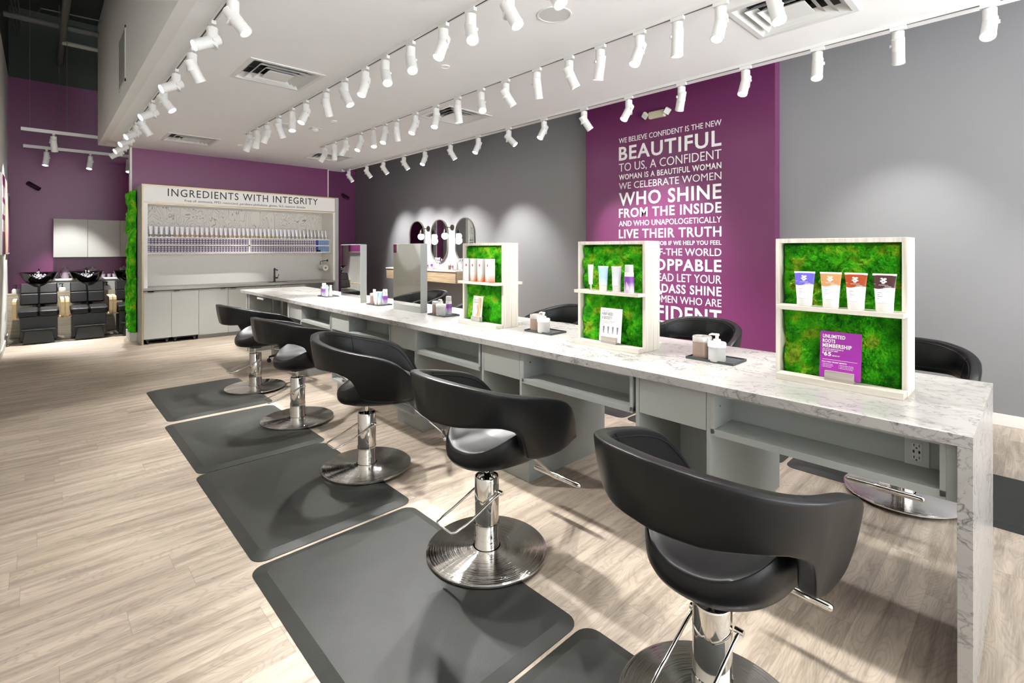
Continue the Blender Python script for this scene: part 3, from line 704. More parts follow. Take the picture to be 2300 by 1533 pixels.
def place_chair(src, x, y, yaw, label, group, base=0, lift=0):
    c = src if not src.get('label') or src['label'] == 'x' else copy_tree(src)
    c.location = (x, y, .0); c.rotation_euler = (0, 0, math.radians(base)); c['label'] = label; c['group'] = group
    for ch in c.children:
        if ch.name.split('.')[0] in SWIVEL:
            ch.rotation_euler = (0, 0, math.radians(yaw-base)); ch.location.z = lift if ch.name.split('.')[0] != 'piston' else lift*.5
    return c
CG = 'black styling chairs left of the desk'; ZM = .0195
CP = [(1.655, .765, -4, 'nearest black styling chair, its back filling the bottom right foreground'), (1.714, 2.008, 0, 'second nearest black styling chair, left side of the desk, footrest bar showing'), (1.74, 3.389, -31, 'middle black styling chair of the left row, turned sideways'), (1.753, 4.772, 4, 'fourth black styling chair from the camera in the left row'), (1.80, 6.197, 6, 'farthest black styling chair of the left row, in front of the stool')]
for x, y, yw, lb in CP: c = place_chair(CH0, x, y, yw, lb, CG); c.location.z = ZM
CG2 = 'black styling chairs right of the desk'
for x, y, yw, lb in [(4.06, .62, 180, 'black styling chair across the desk behind the large moss display'), (4.02, 2.03, 185, 'black styling chair across the desk in front of the purple wall panel'), (4.0, 3.52, 176, 'black styling chair across the desk left of the middle moss display'), (4.0, 4.80, 178, 'black styling chair across the desk hidden behind the farthest moss display'), (4.02, 6.2, 182, 'farthest black styling chair across the desk, between the standing mirror and moss display')]:
    c = place_chair(CH0, x, y, yw, lb, CG2, base=180); c.location.z = ZM
# rolling stool in the bay
t = thing('rolling_stool', 'black rolling stool with caster base behind the farthest styling chair', 'stool', (2.62, 7.45, 0), .4)
for k in range(5):
    a = 2*PI*k/5; ca, sa = math.cos(a), math.sin(a)
    arm = MB(); arm.ring([[(ca*r-sa*w*s1, sa*r+ca*w*s1, z+h*s2) for s1, s2 in ((-1, 0), (1, 0), (1, 1), (-1, 1))] for r, w, z, h in ((.03, .028, .085, .05), (.16, .022, .08, .035), (.27, .018, .065, .022))])
    l = obj('leg', arm, M['black'], t, bevel=.005)
    w = MB(); 
    for s in (-1, 1): w.tube([(ca*.265-sa*.012*s, sa*.265+ca*.012*s, .027), (ca*.265-sa*.024*s, sa*.265+ca*.024*s, .027)], .027, 18)
    w.tube([(ca*.265, sa*.265, .03), (ca*.265, sa*.265, .07)], .006, 8)
    obj('caster', w, M['rubber'], l, smooth=40)
obj('gas_lift', MB().lathe([(.028, .08), (.028, .30), (.014, .30), (.014, .52)], 20), M['chrome'], t, smooth=40)
obj('foot_ring', MB().tube([(.2*math.cos(2*PI*i/32), .2*math.sin(2*PI*i/32), .19) for i in range(32)], .009, 10, closed=True), M['chrome'], t, smooth=True)
obj('cushion', MB().lathe([(0, .52), (.15, .52), (.165, .54), (.168, .57), (.155, .592), (0, .597)], 40, cap0=False, cap1=False), M['leather'], t, smooth=40)

# ------------------------------------------------------------------ moss
def moss_grid(w, h, depth, nx, nz, seed, mound=.07):
    """a bumpy moss sheet in local (y: -w/2..w/2, z: 0..h), bulging to -x"""
    rnd = random.Random(seed); N = int(w*h/(mound*mound)*2.2)
    cs = [(rnd.uniform(-w/2, w/2), rnd.uniform(0, h), rnd.uniform(.55, 1.3)*mound, rnd.uniform(.35, 1)) for _ in range(N)]
    mb = MB(); vs = []
    for j in range(nz+1):
        z = h*j/nz
        for i in range(nx+1):
            y = -w/2+w*i/nx; b = 0
            for cy, cz, r, hh in cs:
                d2 = ((y-cy)**2+(z-cz)**2)/(r*r)
                if d2 < 1: b = max(b, (1-d2)**.42*hh)
            p = Vector((y*1.0+seed, z, 0)); n1 = noise.noise(p*38); n2 = noise.noise(p*95+Vector((3, 1, 7))); n3 = rnd.uniform(-1, 1)
            e = min(1, min(y+w/2, w/2-y, z, h-z)/.02+.25)
            x = depth*(.12+.80*b)+.006*n1+.005*n2+.0030*n3
            vs.append((-x*e, y+.0015*rnd.uniform(-1, 1), z))
    fs = [(j*(nx+1)+i, j*(nx+1)+i+1, (j+1)*(nx+1)+i+1, (j+1)*(nx+1)+i) for j in range(nz) for i in range(nx)]
    mb.add(vs, fs); return mb

# ------------------------------------------------------------------ moss display units on the desk
UW, UH = .54, .70
def display(y0, label, seed, nx, shelf_over=0):
    t = thing('moss_display', label, 'display stand', (2.84, y0+UW/2, DZ), 0, 'moss displays on the desk')
    f = MB(); fw = .022; X = .085; h = UW/2
    for a, b, c, d in ((-h, -h+fw, 0, UH), (h-fw, h, 0, UH), (-h+fw, h-fw, UH-fw, UH)): f.box(-X, X, a, b, c, d)
    obj('frame', f, M['pale_wood'], t, bevel=.0015)
    for s in (-1, 1):
        a, b = sorted((s*X, s*(X+.075)))
        ya, yb = ((-h+.004, h-.026) if s < 0 else (-h+.026, h-.004))
        obj('ledge', MB().box(a, b, ya, yb, 0, .030), M['pale_wood_h'], t, bevel=.0015)
        a, b = sorted((s*(X-.04), s*(X+.075)))
        sh = obj('shelf', MB().box(a, b, ya, yb, .349, .371), M['pale_wood_h'], t, bevel=.0015)
    obj('back_board', MB().box(-.012, .012, -h+fw, h-fw, 0, UH-fw), M['dark_slot'], t)
    mg = moss_grid(UW-2*fw+.004, UH-fw, .070, nx, int(nx*1.3), seed)
    obj('moss_panel', mg, M['moss'], t, smooth=True, loc=(-.012, 0, 0))
    mg2 = obj('moss_panel', moss_grid(UW-2*fw+.004, UH-fw, .062, 60, 78, seed+50), M['moss'], t, smooth=True, loc=(.012, 0, 0), rot=(0, 0, PI))
    return t
DY = [.399, 1.70, 3.02]
display(DY[0], 'nearest moss display, with four two-coloured tubes and a purple price card', 3, 210)
display(DY[1], 'middle moss display on the worktop, in front of the wall lettering', 11, 130)
display(DY[2], 'farthest moss display on the worktop, holding four orange-based cartons', 19, 90)
SX = 2.84-.085-.045; SZ = DZ+.371

def two_tone(name, top, split=.62, h=.168, bottom=C(240, 239, 236), logo=True):
    m = pr(name, top, .35); t = NT(m); tc = t.t.nodes.new('ShaderNodeTexCoord'); sp = t.n('ShaderNodeSeparateXYZ'); t.L(tc.outputs['Object'], sp.inputs[0])
    wave = t.math('MULTIPLY', t.math('SINE', t.math('MULTIPLY', sp.outputs[1], 70.0)), .004)
    z = t.math('ADD', sp.outputs[2], wave); k = t.math('GREATER_THAN', z, split*h)
    t.col(t.mix(k, bottom, top)); return m
def tube_mb(h=.168, wt=.088, wb=.068, db=.040, capz=.040):
    """squeeze tube standing on its cap: flat crimp on top, oval foot"""
    n = 36; rows = []
    def ov(w, d, z): return [(d/2*math.copysign(abs(math.cos(2*PI*i/n))**.9, math.cos(2*PI*i/n)), w/2*math.sin(2*PI*i/n), z) for i in range(n)]
    for z, k in ((capz, 0), (.3*h, .08), (.45*h, .25), (.6*h, .45), (.75*h, .66), (.88*h, .86), (.955*h, .97)):
        rows.append(ov(wb+(wt-wb)*min(1, k*1.05), db*(1-k)+.004, z))
    return MB().ring(rows, True, True, True)
def make_tube(name, label, cat, mat_, loc, rz=0, h=.168, wt=.088, wb=.068, db=.040, cap='white', emblem=None, group=None, lines=True, crimp='white'):
    t = thing(name, label, cat, loc, rz, group)
    obj('tube_body', tube_mb(h, wt, wb, db), mat_, t, smooth=60)
    n = 36
    ov = lambda w, d, z: [(d/2*math.cos(2*PI*i/n), w/2*math.sin(2*PI*i/n), z) for i in range(n)]
    obj('cap', MB().ring([ov(wb-.008, db-.004, 0), ov(wb-.002, db, .004), ov(wb, db+.001, .0385), ov(wb-.003, db-.003, .040)]), M[cap] if isinstance(cap, str) else cap, t, smooth=40)
    obj('crimp', MB().box(-.002, .002, -wt/2-.001, wt/2+.001, h*.945, h), M[crimp], t, bevel=.001)
    if emblem:
        e = MB(); z0 = h*.80; x = -.0125
        for dy, dz, r in ((-.006, .014, .0055), (.006, .015, .005), (0, .007, .006), (.008, .001, .005), (-.007, -.001, .0052), (.001, -.008, .006)):
            e.ring([[(x-.0006+.0*k, dy+r*math.cos(a)*(1.1 if k == 0 else 1), z0+dz*.8+r*.75*math.sin(a)) for a in [2*PI*i/14 for i in range(14)]] for k in (0,)], True, False, True)
        e.box(x-.0012, x-.0006, -.018, .018, z0-.017, z0-.0155)
        e.box(-.0195, -.019, -.030, -.006, h*.665, h*.675); e.box(-.0197, -.0192, -.012, -.001, h*.64, h*.645); e.box(-.0155, -.0150, .028, .036, h*.72, h*.726)
        obj('emblem', e, M['text_white'], t)
    if lines:
        l = MB()
        for i, (a, b) in enumerate(((.022, -.004), (.022, -.012), (.022, -.002), (.022, -.014), (.022, -.020))):
            z = h*.5-i*.0085; l.box(-.0222-.0, -.0216, -b-.0*i, a*.9, z, z+.0016)
        obj('print', l, M['text_grey'], t)
    return t
tc = [('violet-blue and white conditioner tube, leftmost on the nearest moss display', C(106, 96, 205), .792), ('tan and white conditioner tube, second from left on the nearest moss display', C(205, 150, 95), .681), ('rust orange and white conditioner tube, third from left on the nearest moss display', C(170, 68, 16), .581), ('dark brown and white conditioner tube, rightmost on the nearest moss display', C(72, 38, 38), .475)]
for i, (lb, c, y) in enumerate(tc):
    make_tube('conditioner_tube', lb, 'tube', two_tone('tube_two_tone_%d' % i, c), (SX, y, SZ), math.radians([4, 0, -3, -6][i]), emblem=True, group='conditioner tubes on the nearest moss display')
def grad(name, a, b, axis=2, lo=0, hi=.17, rough=.3):
    m = pr(name, a, rough); t = NT(m); tc_ = t.t.nodes.new('ShaderNodeTexCoord'); sp = t.n('ShaderNodeSeparateXYZ'); t.L(tc_.outputs['Object'], sp.inputs[0])
    k = t.math('DIVIDE', t.math('SUBTRACT', sp.outputs[axis], lo), hi-lo); t.col(t.ramp(k, [(0, b), (1, a)])); return m
M['blue_tube'] = grad('pale_blue_print', C(168, 200, 238), C(236, 240, 244), lo=.02, hi=.09)
M['silver_tube'] = grad('silver_print', C(200, 202, 206), C(238, 238, 236), lo=.02, hi=.12)
M['foam_purple'] = grad('purple_gradient_print', C(120, 60, 150), C(225, 215, 232), lo=.01, hi=.07)
def slim(label, loc, group=None):
    t = thing('slim_tube', label, 'tube', loc, 0, group)
    obj('neck', MB().lathe([(.0, 0), (.009, 0), (.009, .042), (0, .042)], 20, cap0=False, cap1=False), M['chrome'], t, smooth=40)
    obj('tube_body', MB().lathe([(.0, .040), (.015, .040), (.019, .12), (.021, .172), (0, .172)], 24, cap0=False, cap1=False, sx=.7), M['white'], t, smooth=40); return t
def foam(label, loc, group=None, s=1.0):
    t = thing('foam_bottle', label, 'bottle', loc, 0, group)
    obj('bottle_body', MB().lathe([(0, 0), (.029, 0), (.031, .004), (.031, .098), (.028, .104), (0, .104)], 32, cap0=False, cap1=False), M['foam_purple'], t, smooth=40)
    obj('collar', MB().lathe([(0, .104), (.029, .104), (.029, .128), (.026, .130), (0, .130)], 32, cap0=False, cap1=False), M['white'], t, smooth=40)
    obj('clear_cap', MB().lathe([(.027, .130), (.027, .172), (.024, .178), (0, .178)], 32, cap0=False, cap1=False), M['clear'], t, smooth=40)
    l = text_mb('FOAM', .02, .0) if False else MB()
    for i in range(3): l.box(-.0318, -.0310, -.004-.006*i, -.001-.006*i, .02, .02+.05-.012*i)
    obj('print', l, M['text_white'], t); return t
slim('slim white tube on a chrome neck, leftmost on the middle moss display', (SX, 2.093, SZ))
make_tube('cream_tube', 'pale blue squeeze tube on the middle moss display', 'tube', M['blue_tube'], (SX, 1.99, SZ), 0, h=.165, wt=.080, wb=.058, lines=False, group=None)
make_tube('cream_tube', 'silver grey squeeze tube on the middle moss display', 'tube', M['silver_tube'], (SX, 1.885, SZ), 0, h=.165, wt=.078, wb=.058, lines=False)
foam('purple foam bottle with a clear cap, rightmost on the middle moss display', (SX, 1.79, SZ))
M['carton'] = grad('orange_based_print', C(232, 226, 224), C(232, 110, 40), lo=.0, hi=.075)
M['carton_grey'] = grad('grey_based_print', C(236, 232, 230), C(190, 186, 192), lo=.0, hi=.075)
M['emblem_red'] = pr('red_emblem', C(206, 60, 60), .4)
for i, (y, w, lb, mt) in enumerate([(3.435, .066, 'white and grey carton, leftmost on the farthest moss display', 'carton_grey'), (3.345, .064, 'red-orange based carton, second from left on the farthest moss display', 'carton'), (3.25, .066, 'yellow-orange based carton, third from left on the farthest moss display', 'carton'), (3.145, .082, 'widest orange based carton, rightmost on the farthest moss display', 'carton')]):
    t = thing('product_carton', lb, 'carton', (SX+.01, y, SZ), math.radians([0, -8, -8, -14][i]), 'cartons on the farthest moss display')
    obj('carton_body', MB().box(-.026, .026, -w/2, w/2, 0, .195), M[mt], t, bevel=.001)
    e = MB().lathe([(0, 0), (.011, 0)], 20, cap0=False, cap1=False).xf(Matrix.Translation((-.0266, -.004, .14)) @ Matrix.Rotation(-PI/2, 4, 'Y'))
    obj('emblem', e, M['emblem_red'], t)
    l = MB()
    for q in range(4): l.box(-.0268, -.0262, -.004, .018-q*.004, .105-q*.009, .107-q*.009)
    l.box(-.0268, -.0262, -.016, -.0145, .05, .12); obj('print', l, M['text_grey'], t)
    obj('picture', MB().box(-.0268, -.0262, -.012, .006, .012, .038), M['text_white'], t)

# cards on the lower ledges
def card(name, label, y, z0, w, h, mat_, texts, tm='text_white', x=2.84-.085-.045, holder=True, extra=None):
    t = thing(name, label, 'sign card', (x, y, z0), 0)
    tilt = Matrix.Rotation(math.radians(6), 4, 'Y')
    c = obj('card', MB().box(-.0015, .0015, -w/2, w/2, .012, .012+h), mat_, t, rot=(0, math.radians(6), 0))
    tx = MB()
    for s, x0, zt, ww, ch, bold in texts:
        tx.join(on_x(fit_text(s, ww, ch, bold, depth=.0004), w/2-x0, .012+h-zt, -.0018))
    obj('lettering', tx, M[tm], c)
    if extra: extra(c, w, h)
    if holder: obj('card_holder', MB().box(-.016, .016, -.058, .058, 0, .045), M['holder_wood'], t, bevel=.001)
    return t
def ex_a(c, w, h):
    m = MB().box(-.0022, -.0017, -w/2+.014, w/2-.012, h*.385+.012, h*.385+.0132)
    for k, (a, b, z) in enumerate([(.070, .030, .262), (.066, .018, .240), (.070, .024, .218), (-.004, -.066, .250), (-.004, -.060, .222), (-.008, -.062, .200)]):
        pass
    obj('rule_line', m, M['text_white'], c)
M['sign_purple'] = pr('purple_card', C(158, 38, 160), .35)
card('price_card', 'purple UNLIMITED ROOTS MEMBERSHIP price card on the nearest moss display', .646, DZ+.030, .166, .216, M['sign_purple'],
     [('UNLIMITED', .010, .032, .092, .017, .03), ('ROOTS', .010, .054, .052, .017, .03), ('MEMBERSHIP', .010, .076, .118, .018, .03), ('GET YOUR ROOTS DONE AS', .010, .086, .086, .005, .02), ('OFTEN AS YOU NEED', .010, .094, .064, .005, .02),
      ('$', .010, .106, .006, .010, .03), ('65', .017, .116, .030, .019, .04), ('/MONTH*', .050, .116, .032, .006, .01), ('PLUS THESE "FRINGE" BENEFITS', .010, .146, .100, .005, .02),
      ('+ 20% off products', .010, .155, .044, .0038, 0), ('+ Free first service', .010, .162, .046, .0038, 0), ('+ 10% off services', .010, .169, .038, .0038, 0), ('+ Membership sharing', .078, .155, .058, .0038, 0), ('+ Use at any location', .078, .162, .060, .0038, 0), ('+ Priority booking', .078, .169, .056, .0038, 0)], extra=ex_a)
def ex_b(c, w, h):
    m = MB()
    for i in range(4):
        y = .052-i*.036
        m.join(MB().lathe([(.003, 0), (.005, .012), (.007, .040), (0, .040)], 12, cap0=False, cap1=False, sx=.12).xf(Matrix.Translation((-.0018, y, .070))))
        m.box(-.0022, -.0017, y-.006, y+.006, .066, .070)
    obj('tube_pictures', m, M['text_grey'], c)
M['sign_white'] = pr('white_card', C(240, 238, 234), .4)
card('advert_card', 'white HAIR NEED A BOOST? card on the middle moss display', 1.94, DZ+.030, .17, .218, M['sign_white'],
     [('MEET YOUR', .016, .022, .05, .004, 0), ('HAIR NEED', .014, .048, .085, .019, .01), ('A BOOST?', .014, .074, .078, .019, .01), ('Hair booster treatments', .018, .088, .10, .004, 0), ('Customize your color', .018, .097, .085, .004, 0), ('$20', .018, .112, .014, .005, 0)], 'text_grey', extra=ex_b)
def ex_c(c, w, h):
    m = MB(); pts = []
    out = [(.0, .205), (-.045, .205), (-.050, .10), (-.038, .045), (-.048, .012), (.0, .012), (.018, .05), (-.006, .09), (.016, .13), (-.016, .16)]
    m.add([(-.0019, a, b) for a, b in out], [tuple(range(len(out)))]); obj('hair_picture', m, M['hair'], c)
card('advert_card', 'white BALAYAGE HIGHLIGHTS card with a hair picture, farthest moss display', 3.31, DZ+.030, .125, .205, M['sign_white'],
     [('BALAYAGE', .012, .040, .060, .014, .01), ('HIGHLIGHTS', .012, .060, .066, .014, .01)], 'text_grey', extra=ex_c)

# ------------------------------------------------------------------ standing mirrors
for y0, lb in ((4.31, 'nearer standing double-sided mirror in a grey frame on the worktop'), (5.612, 'farther standing double-sided mirror in a grey frame on the worktop')):
    t = thing('station_mirror', lb, 'mirror', (2.84, y0+.268, DZ), 0, 'standing mirrors on the desk'); h = .268
    obj('frame', MB().box(-.040, .040, -h, h, 0, .062).box(-.040, .040, -h, -h+.022, .062, .705).box(-.040, .040, h-.006, h, .062, .705).box(-.040, .040, -h+.022, h-.006, .699, .705).box(-.036, .036, -h+.022, h-.006, .062, .699), M['grey_lam'], t, bevel=.001)
    for s in (-1, 1):
        a, b = sorted((s*.0362, s*.0405)); obj('mirror_glass', MB().box(a, b, -h+.003, h-.003, .062, .700), M['mirror'], t)

# ------------------------------------------------------------------ trays with jars and bottles
def tray(y, lab):
    o = obj('tray', MB().box(-.092, .092, -.14, .14, 0, .006).box(-.092, -.087, -.14, .14, .006, .014).box(.087, .092, -.14, .14, .006, .014).box(-.087, .087, -.14, -.135, .006, .014).box(-.087, .087, .135, .14, .006, .014), M['tray'], loc=(2.88, y, DZ))
    return tag(o, lab, 'tray', 'slate trays on the worktop')
def canister(x, y, lab, s=1.0):
    t = thing('canister', lab, 'canister', (x, y, DZ+.006), 0, 'smoked canisters on the trays')
    obj('jar', MB().lathe([(0, 0), (.050, 0), (.054, .004), (.054, .090), (.052, .094), (0, .094)], 40, cap0=False, cap1=False), M['smoke'], t, smooth=40)
    obj('lid', MB().lathe([(.055, .094), (.055, .122), (.052, .126), (.046, .126), (.044, .112), (0, .112)], 40, cap0=False, cap1=False), M['mirror'] if False else pr('clear_lid', C(214, 208, 204), .08, .55), t, smooth=40)
def pump(x, y, lab, rz=0):
    t = thing('pump_bottle', lab, 'pump bottle', (x, y, DZ+.006), rz, 'white pump bottles on the trays')
    obj('bottle_body', MB().lathe([(0, 0), (.044, 0), (.047, .003), (.047, .086), (0, .086)], 40, cap0=False, cap1=False), M['clear'], t, smooth=40)
    obj('lid', MB().lathe([(.050, .082), (.050, .104), (.047, .108), (.022, .110), (.020, .124), (0, .124)], 40, cap0=False, cap1=False), M['white'], t, smooth=40)
    obj('pump', MB().lathe([(.009, .124), (.009, .146), (0, .146)], 16, cap0=False, cap1=False).tube([(0, -.012, .150), (0, .030, .150), (0, .046, .144)], [.007, .006, .004], 10), M['white'], t, smooth=40)
TY = [1.31, 2.67, 4.03, 5.31, 6.72]
TN = ['nearest', 'second nearest', 'middle', 'fourth', 'farthest']
where = ['between the nearest and middle moss displays', 'between the middle and farthest moss displays', 'between the farthest moss display and the mirror', 'between the two standing mirrors', 'beyond the farther standing mirror']
for i, y in enumerate(TY):
    tray(y, 'dark slate tray on the worktop '+where[i])
    canister(2.865, y+.075, 'smoky canister on the tray '+where[i])
for i in range(3): pump(2.83, TY[i]-.030, 'white pump bottle on the tray '+where[i])
foam('small purple bottle behind the pump bottle beyond the farthest moss display', (2.93, 4.01, DZ+.006))
slim('slim white tube on the tray between the two mirrors', (2.84, 5.345, DZ+.006))
make_tube('cream_tube', 'silver tube on the tray between the two mirrors', 'tube', M['silver_tube'], (2.83, 5.275, DZ+.006), 0, h=.15, wt=.065, wb=.050, lines=False)
make_tube('cream_tube', 'pale blue tube on the tray between the two mirrors', 'tube', M['blue_tube'], (2.85, 5.235, DZ+.006), .5, h=.155, wt=.07, wb=.050, lines=False)
foam('purple foam bottle on the tray between the two mirrors', (2.90, 5.205, DZ+.006))
foam('purple and white bottle on the tray beyond the farther mirror', (2.83, 6.745, DZ+.006))
make_tube('cream_tube', 'pale blue tube on the tray beyond the farther mirror', 'tube', M['blue_tube'], (2.84, 6.675, DZ+.006), 0, h=.155, wt=.065, wb=.050, lines=False)
make_tube('cream_tube', 'silver tube on the tray beyond the farther mirror', 'tube', M['silver_tube'], (2.87, 6.62, DZ+.006), 0, h=.155, wt=.065, wb=.050, lines=False)

# ------------------------------------------------------------------ colour bar against the purple wall
Y0, YB = 10.28, 10.85
t = thing('color_bar_surround', 'tall grey and white surround with the INGREDIENTS WITH INTEGRITY header', 'shelving unit', (2.93, 10.55, 0))
L = lambda mb: local(mb, t)
obj('side_panel', L(MB().box(1.234, 1.250, Y0, 11.28, 0, 2.69)), M['grey_lam'], t)
obj('side_panel', L(MB().box(4.552, 4.628, Y0, 11.28, 0, 2.69)), M['grey_lam'], t)
obj('edge_band', L(MB().box(1.238, 1.258, Y0-.004, Y0, 0, 2.69).box(1.258, 4.552, Y0-.004, Y0+.02, 2.67, 2.69).box(1.258, 4.552, Y0-.004, Y0+.02, 2.378, 2.395).box(4.546, 4.553, Y0-.004, Y0, 2.378, 2.69)), M['gold'], t)
obj('header_panel', L(MB().box(1.258, 4.546, Y0, Y0+.02, 2.395, 2.67)), M['white'], t)
obj('canopy', L(MB().box(1.25, 4.552, Y0+.02, 11.28, 2.36, 2.67)), M['white'], t)
obj('jamb', L(MB().box(1.25, 1.315, Y0, YB, .945, 2.378)), M['white'], t, bevel=.001)
obj('jamb', L(MB().box(4.505, 4.552, Y0, YB, .945, 2.378)), M['white'], t, bevel=.001)
obj('splashback', L(MB().box(1.25, 4.552, YB, 11.28, .945, 1.82)), M['white'], t)
obj('wallpaper_panel', L(MB().box(1.25, 4.552, YB, 11.28, 1.82, 2.36)), M['contour'], t)
hx = MB().join(on_y(fit_text('INGREDIENTS WITH INTEGRITY', 4.181-1.595, .128, .004, spacing=1.15, depth=.0015), 1.595, 2.512, Y0-.001))
obj('lettering', L(hx), M['text_black'], t); hx = MB()
hx.join(on_y(fit_text('Free of: ammonia, PPD, resorcinol, parabens phthalates, gluten, SLS, titanium dioxide', 3.926-1.841, .040, 0, depth=.0012), 1.841, 2.428, Y0-.001))
obj('lettering', L(hx), M['text_black'], t)
t = thing('product_shelf', 'white two-row shelf box packed with small dark hair colour boxes', 'shelf', (2.93, 10.6, 1.5)); L = lambda mb: local(mb, t)
SF = 10.42
sb = MB()
for z0, z1 in ((1.524, 1.547), (1.660, 1.683), (1.790, 1.812)): sb.box(1.315, 4.505, SF, YB, z0, z1)
for x0, x1 in ((1.315, 1.330), (2.905, 2.938), (4.49, 4.505)): sb.box(x0, x1, SF, YB, 1.547, 1.790)
obj('shelf_box', L(sb), M['white'], t)
M['box_dark'] = pr('dark_violet_carton', C(70, 58, 82), .5); M['box_blue'] = pr('blue_carton', C(96, 132, 176), .5); M['box_indigo'] = pr('indigo_carton', C(34, 44, 140), .5); M['box_label'] = pr('carton_label', C(232, 224, 232), .5); M['box_label_b'] = pr('carton_label_blue', C(150, 178, 210), .5)
def cbox(md, ml):
    mb = MB().box(-.0222, .0222, 0, .14, 0, .0345).box(-.0165, .0165, -.0008, 0, .008, .028, 1).box(-.010, .010, -.0012, -.0008, .015, .018, 0)
    return obj('color_box', mb, [md, ml])
B0 = cbox(M['box_dark'], M['box_label']); B1 = cbox(M['box_blue'], M['box_label_b']); B2 = cbox(M['box_indigo'], M['box_indigo']); used = set(); rest = MB()
pl = (2.905-1.330)/33; prr = (4.49-2.938)/33
cnt = 0
for c in range(66):
    x = 1.330+pl*(c+.5) if c < 33 else 2.938+prr*(c-33+.5)
    for r in range(6):
        z = (1.547 if r < 3 else 1.683)+(r % 3)*.0355
        src = B0 if c < 60 else (B2 if c == 60 else B1); y = SF+.012+random.uniform(-.003, .003)
        if c < 50 or c >= 60:
            if src.name in used: o = src.copy(); COL.objects.link(o)
            else: o = src; used.add(src.name)
            o.location = (x, y, z)
            if src is B0: tag(o, 'small dark violet hair colour box with a white label, in the packed shelf rows', 'colour box', 'dark hair colour boxes in the shelf rows')
            elif src is B1: o.name = 'blue_color_box'; tag(o, 'small light blue colour box at the right end of the shelf rows', 'colour box', 'light blue boxes at the end of the shelf')
            else: o.name = 'indigo_color_box'; tag(o, 'plain indigo colour box between the dark and the light blue ones', 'colour box', 'indigo boxes in the shelf rows')
        else:
            rest.box(x-.0222, x+.0222, y, y+.14, z, z+.0345).box(x-.0165, x+.0165, y-.0008, y, z+.008, z+.028, 1)
tag(obj('color_boxes_rest', rest, [M['box_dark'], M['box_label']]), 'remaining dark hair colour boxes left of the indigo ones', 'colour boxes', kind='stuff')
# tubes on top of the shelf box
cols = [C(40, 36, 40)]*2+[C(70, 40, 40)]+[C(40, 40, 44)]*2+[C(190, 120, 60)]*5+[C(190, 80, 60)]*5+[C(196, 140, 60)]*8+[C(190, 176, 70)]*5+[C(150, 150, 156)]*13
def ctube(k, c):
    m = bpy.data.materials.new('tube_print_%d' % k)
    return grad('tube_print_%d' % k, C(236, 236, 236), c, lo=.028, hi=.062)
cm = {}; src = {}
names = {0: 'black', 1: 'maroon', 2: 'charcoal', 3: 'amber', 4: 'red-orange', 5: 'golden', 6: 'yellow', 7: 'silver'}
kinds = [0]*2+[1]+[2]*2+[3]*5+[4]*5+[5]*8+[6]*5+[7]*13
for i in range(41):
    k = kinds[i]; x = 1.397+i*.0774; y = 10.60
    if k not in src:
        t = thing('gloss_tube', 'x', 'tube', (x, y, 1.812), PI/2)
        mt = grad('gloss_print_%d' % k, C(238, 238, 240), cols[i], lo=.030, hi=.060); mt.node_tree.nodes['Principled BSDF'].inputs['Metallic'].default_value = .35
        n = 20; ov = lambda w, d, z: [(d/2*math.cos(2*PI*q/n), w/2*math.sin(2*PI*q/n), z) for q in range(n)]
        obj('tube_body', MB().ring([ov(.046, .040, .024), ov(.052, .036, .07), ov(.063, .024, .13), ov(.072, .005, .190)]), mt, t, smooth=60)
        obj('cap', MB().ring([ov(.044, .036, 0), ov(.046, .038, .003), ov(.046, .038, .026)]), M['white'], t, smooth=40)
        src[k] = t
    else: t = copy_tree(src[k]); t.location = (x, y, 1.812)
    if i > 32: t.rotation_euler[2] = PI/2+.5
    t['label'] = 'white hair gloss tube with a %s shoulder in the row on the shelf box' % names[k]; t['group'] = names[k]+' gloss tubes on the shelf box'

# base cabinets and counter
tag(obj('countertop', MB().box(1.252, 4.552, Y0-.03, YB, .905, .945), M['counter'], bevel=.002), 'long grey countertop of the colour bar with the black tap', 'countertop')
ed = [1.258, 1.648, 2.054, 2.52, 2.985, 3.45, 3.915]
bl = ['leftmost grey base cabinet of the colour bar, over a dark gap with casters', 'second grey base cabinet of the colour bar, over a dark gap with casters', 'third grey base cabinet of the colour bar, on a grey plinth', 'fourth grey base cabinet, left of the marble worktop corner', 'fifth grey base cabinet, mostly hidden by the marble worktop', 'sixth grey base cabinet, under the black tap']
for i in range(6):
    a, b = ed[i], ed[i+1]; t = thing('base_cabinet', bl[i], 'cabinet', ((a+b)/2, Y0+.3, 0), 0, 'base cabinets of the colour bar'); w = (b-a)/2
    zb = .088 if i < 2 else .075
    obj('carcass', MB().box(-w, w, -.28, .26, zb, .895), M['grey_lam'], t)
    obj('door', MB().box(-w+.002, w-.002, -.30, -.281, zb, .893), M['grey_lam2'], t, bevel=.0015)
    hx0 = {0: -.14, 1: -.17, 2: .11, 3: -.19, 4: .11, 5: -.19}[i]
    obj('handle', MB().box(hx0, hx0+.085, -.318, -.300, .887, .893).box(hx0, hx0+.085, -.318, -.315, .876, .893), M['chrome'], t, bevel=.001)
    if i < 2:
        obj('cart_base', MB().box(-w+.03, w-.03, -.27, .2, .062, .086), M['black'], t)
        for sx in (-1, 1):
            obj('caster', MB().tube([(sx*(w-.06)-.012, -.25, .026), (sx*(w-.06)+.012, -.25, .026)], .025, 16).box(sx*(w-.06)-.018, sx*(w-.06)+.018, -.265, -.235, .04, .064), M['rubber'], t, smooth=40)
    else: obj('plinth', MB().box(-w, w, -.24, .26, 0, .074), M['grey_lam'], t)
t = thing('open_cubby', 'dark open cubby at the right end of the colour bar', 'cabinet', (4.23, Y0+.3, 0))
obj('carcass', MB().box(-.315, -.295, -.28, .26, 0, .895).box(.30, .32, -.28, .26, 0, .895).box(-.295, .30, .24, .26, 0, .895).box(-.295, .30, -.28, .26, .0, .02), M['grey_lam'], t)
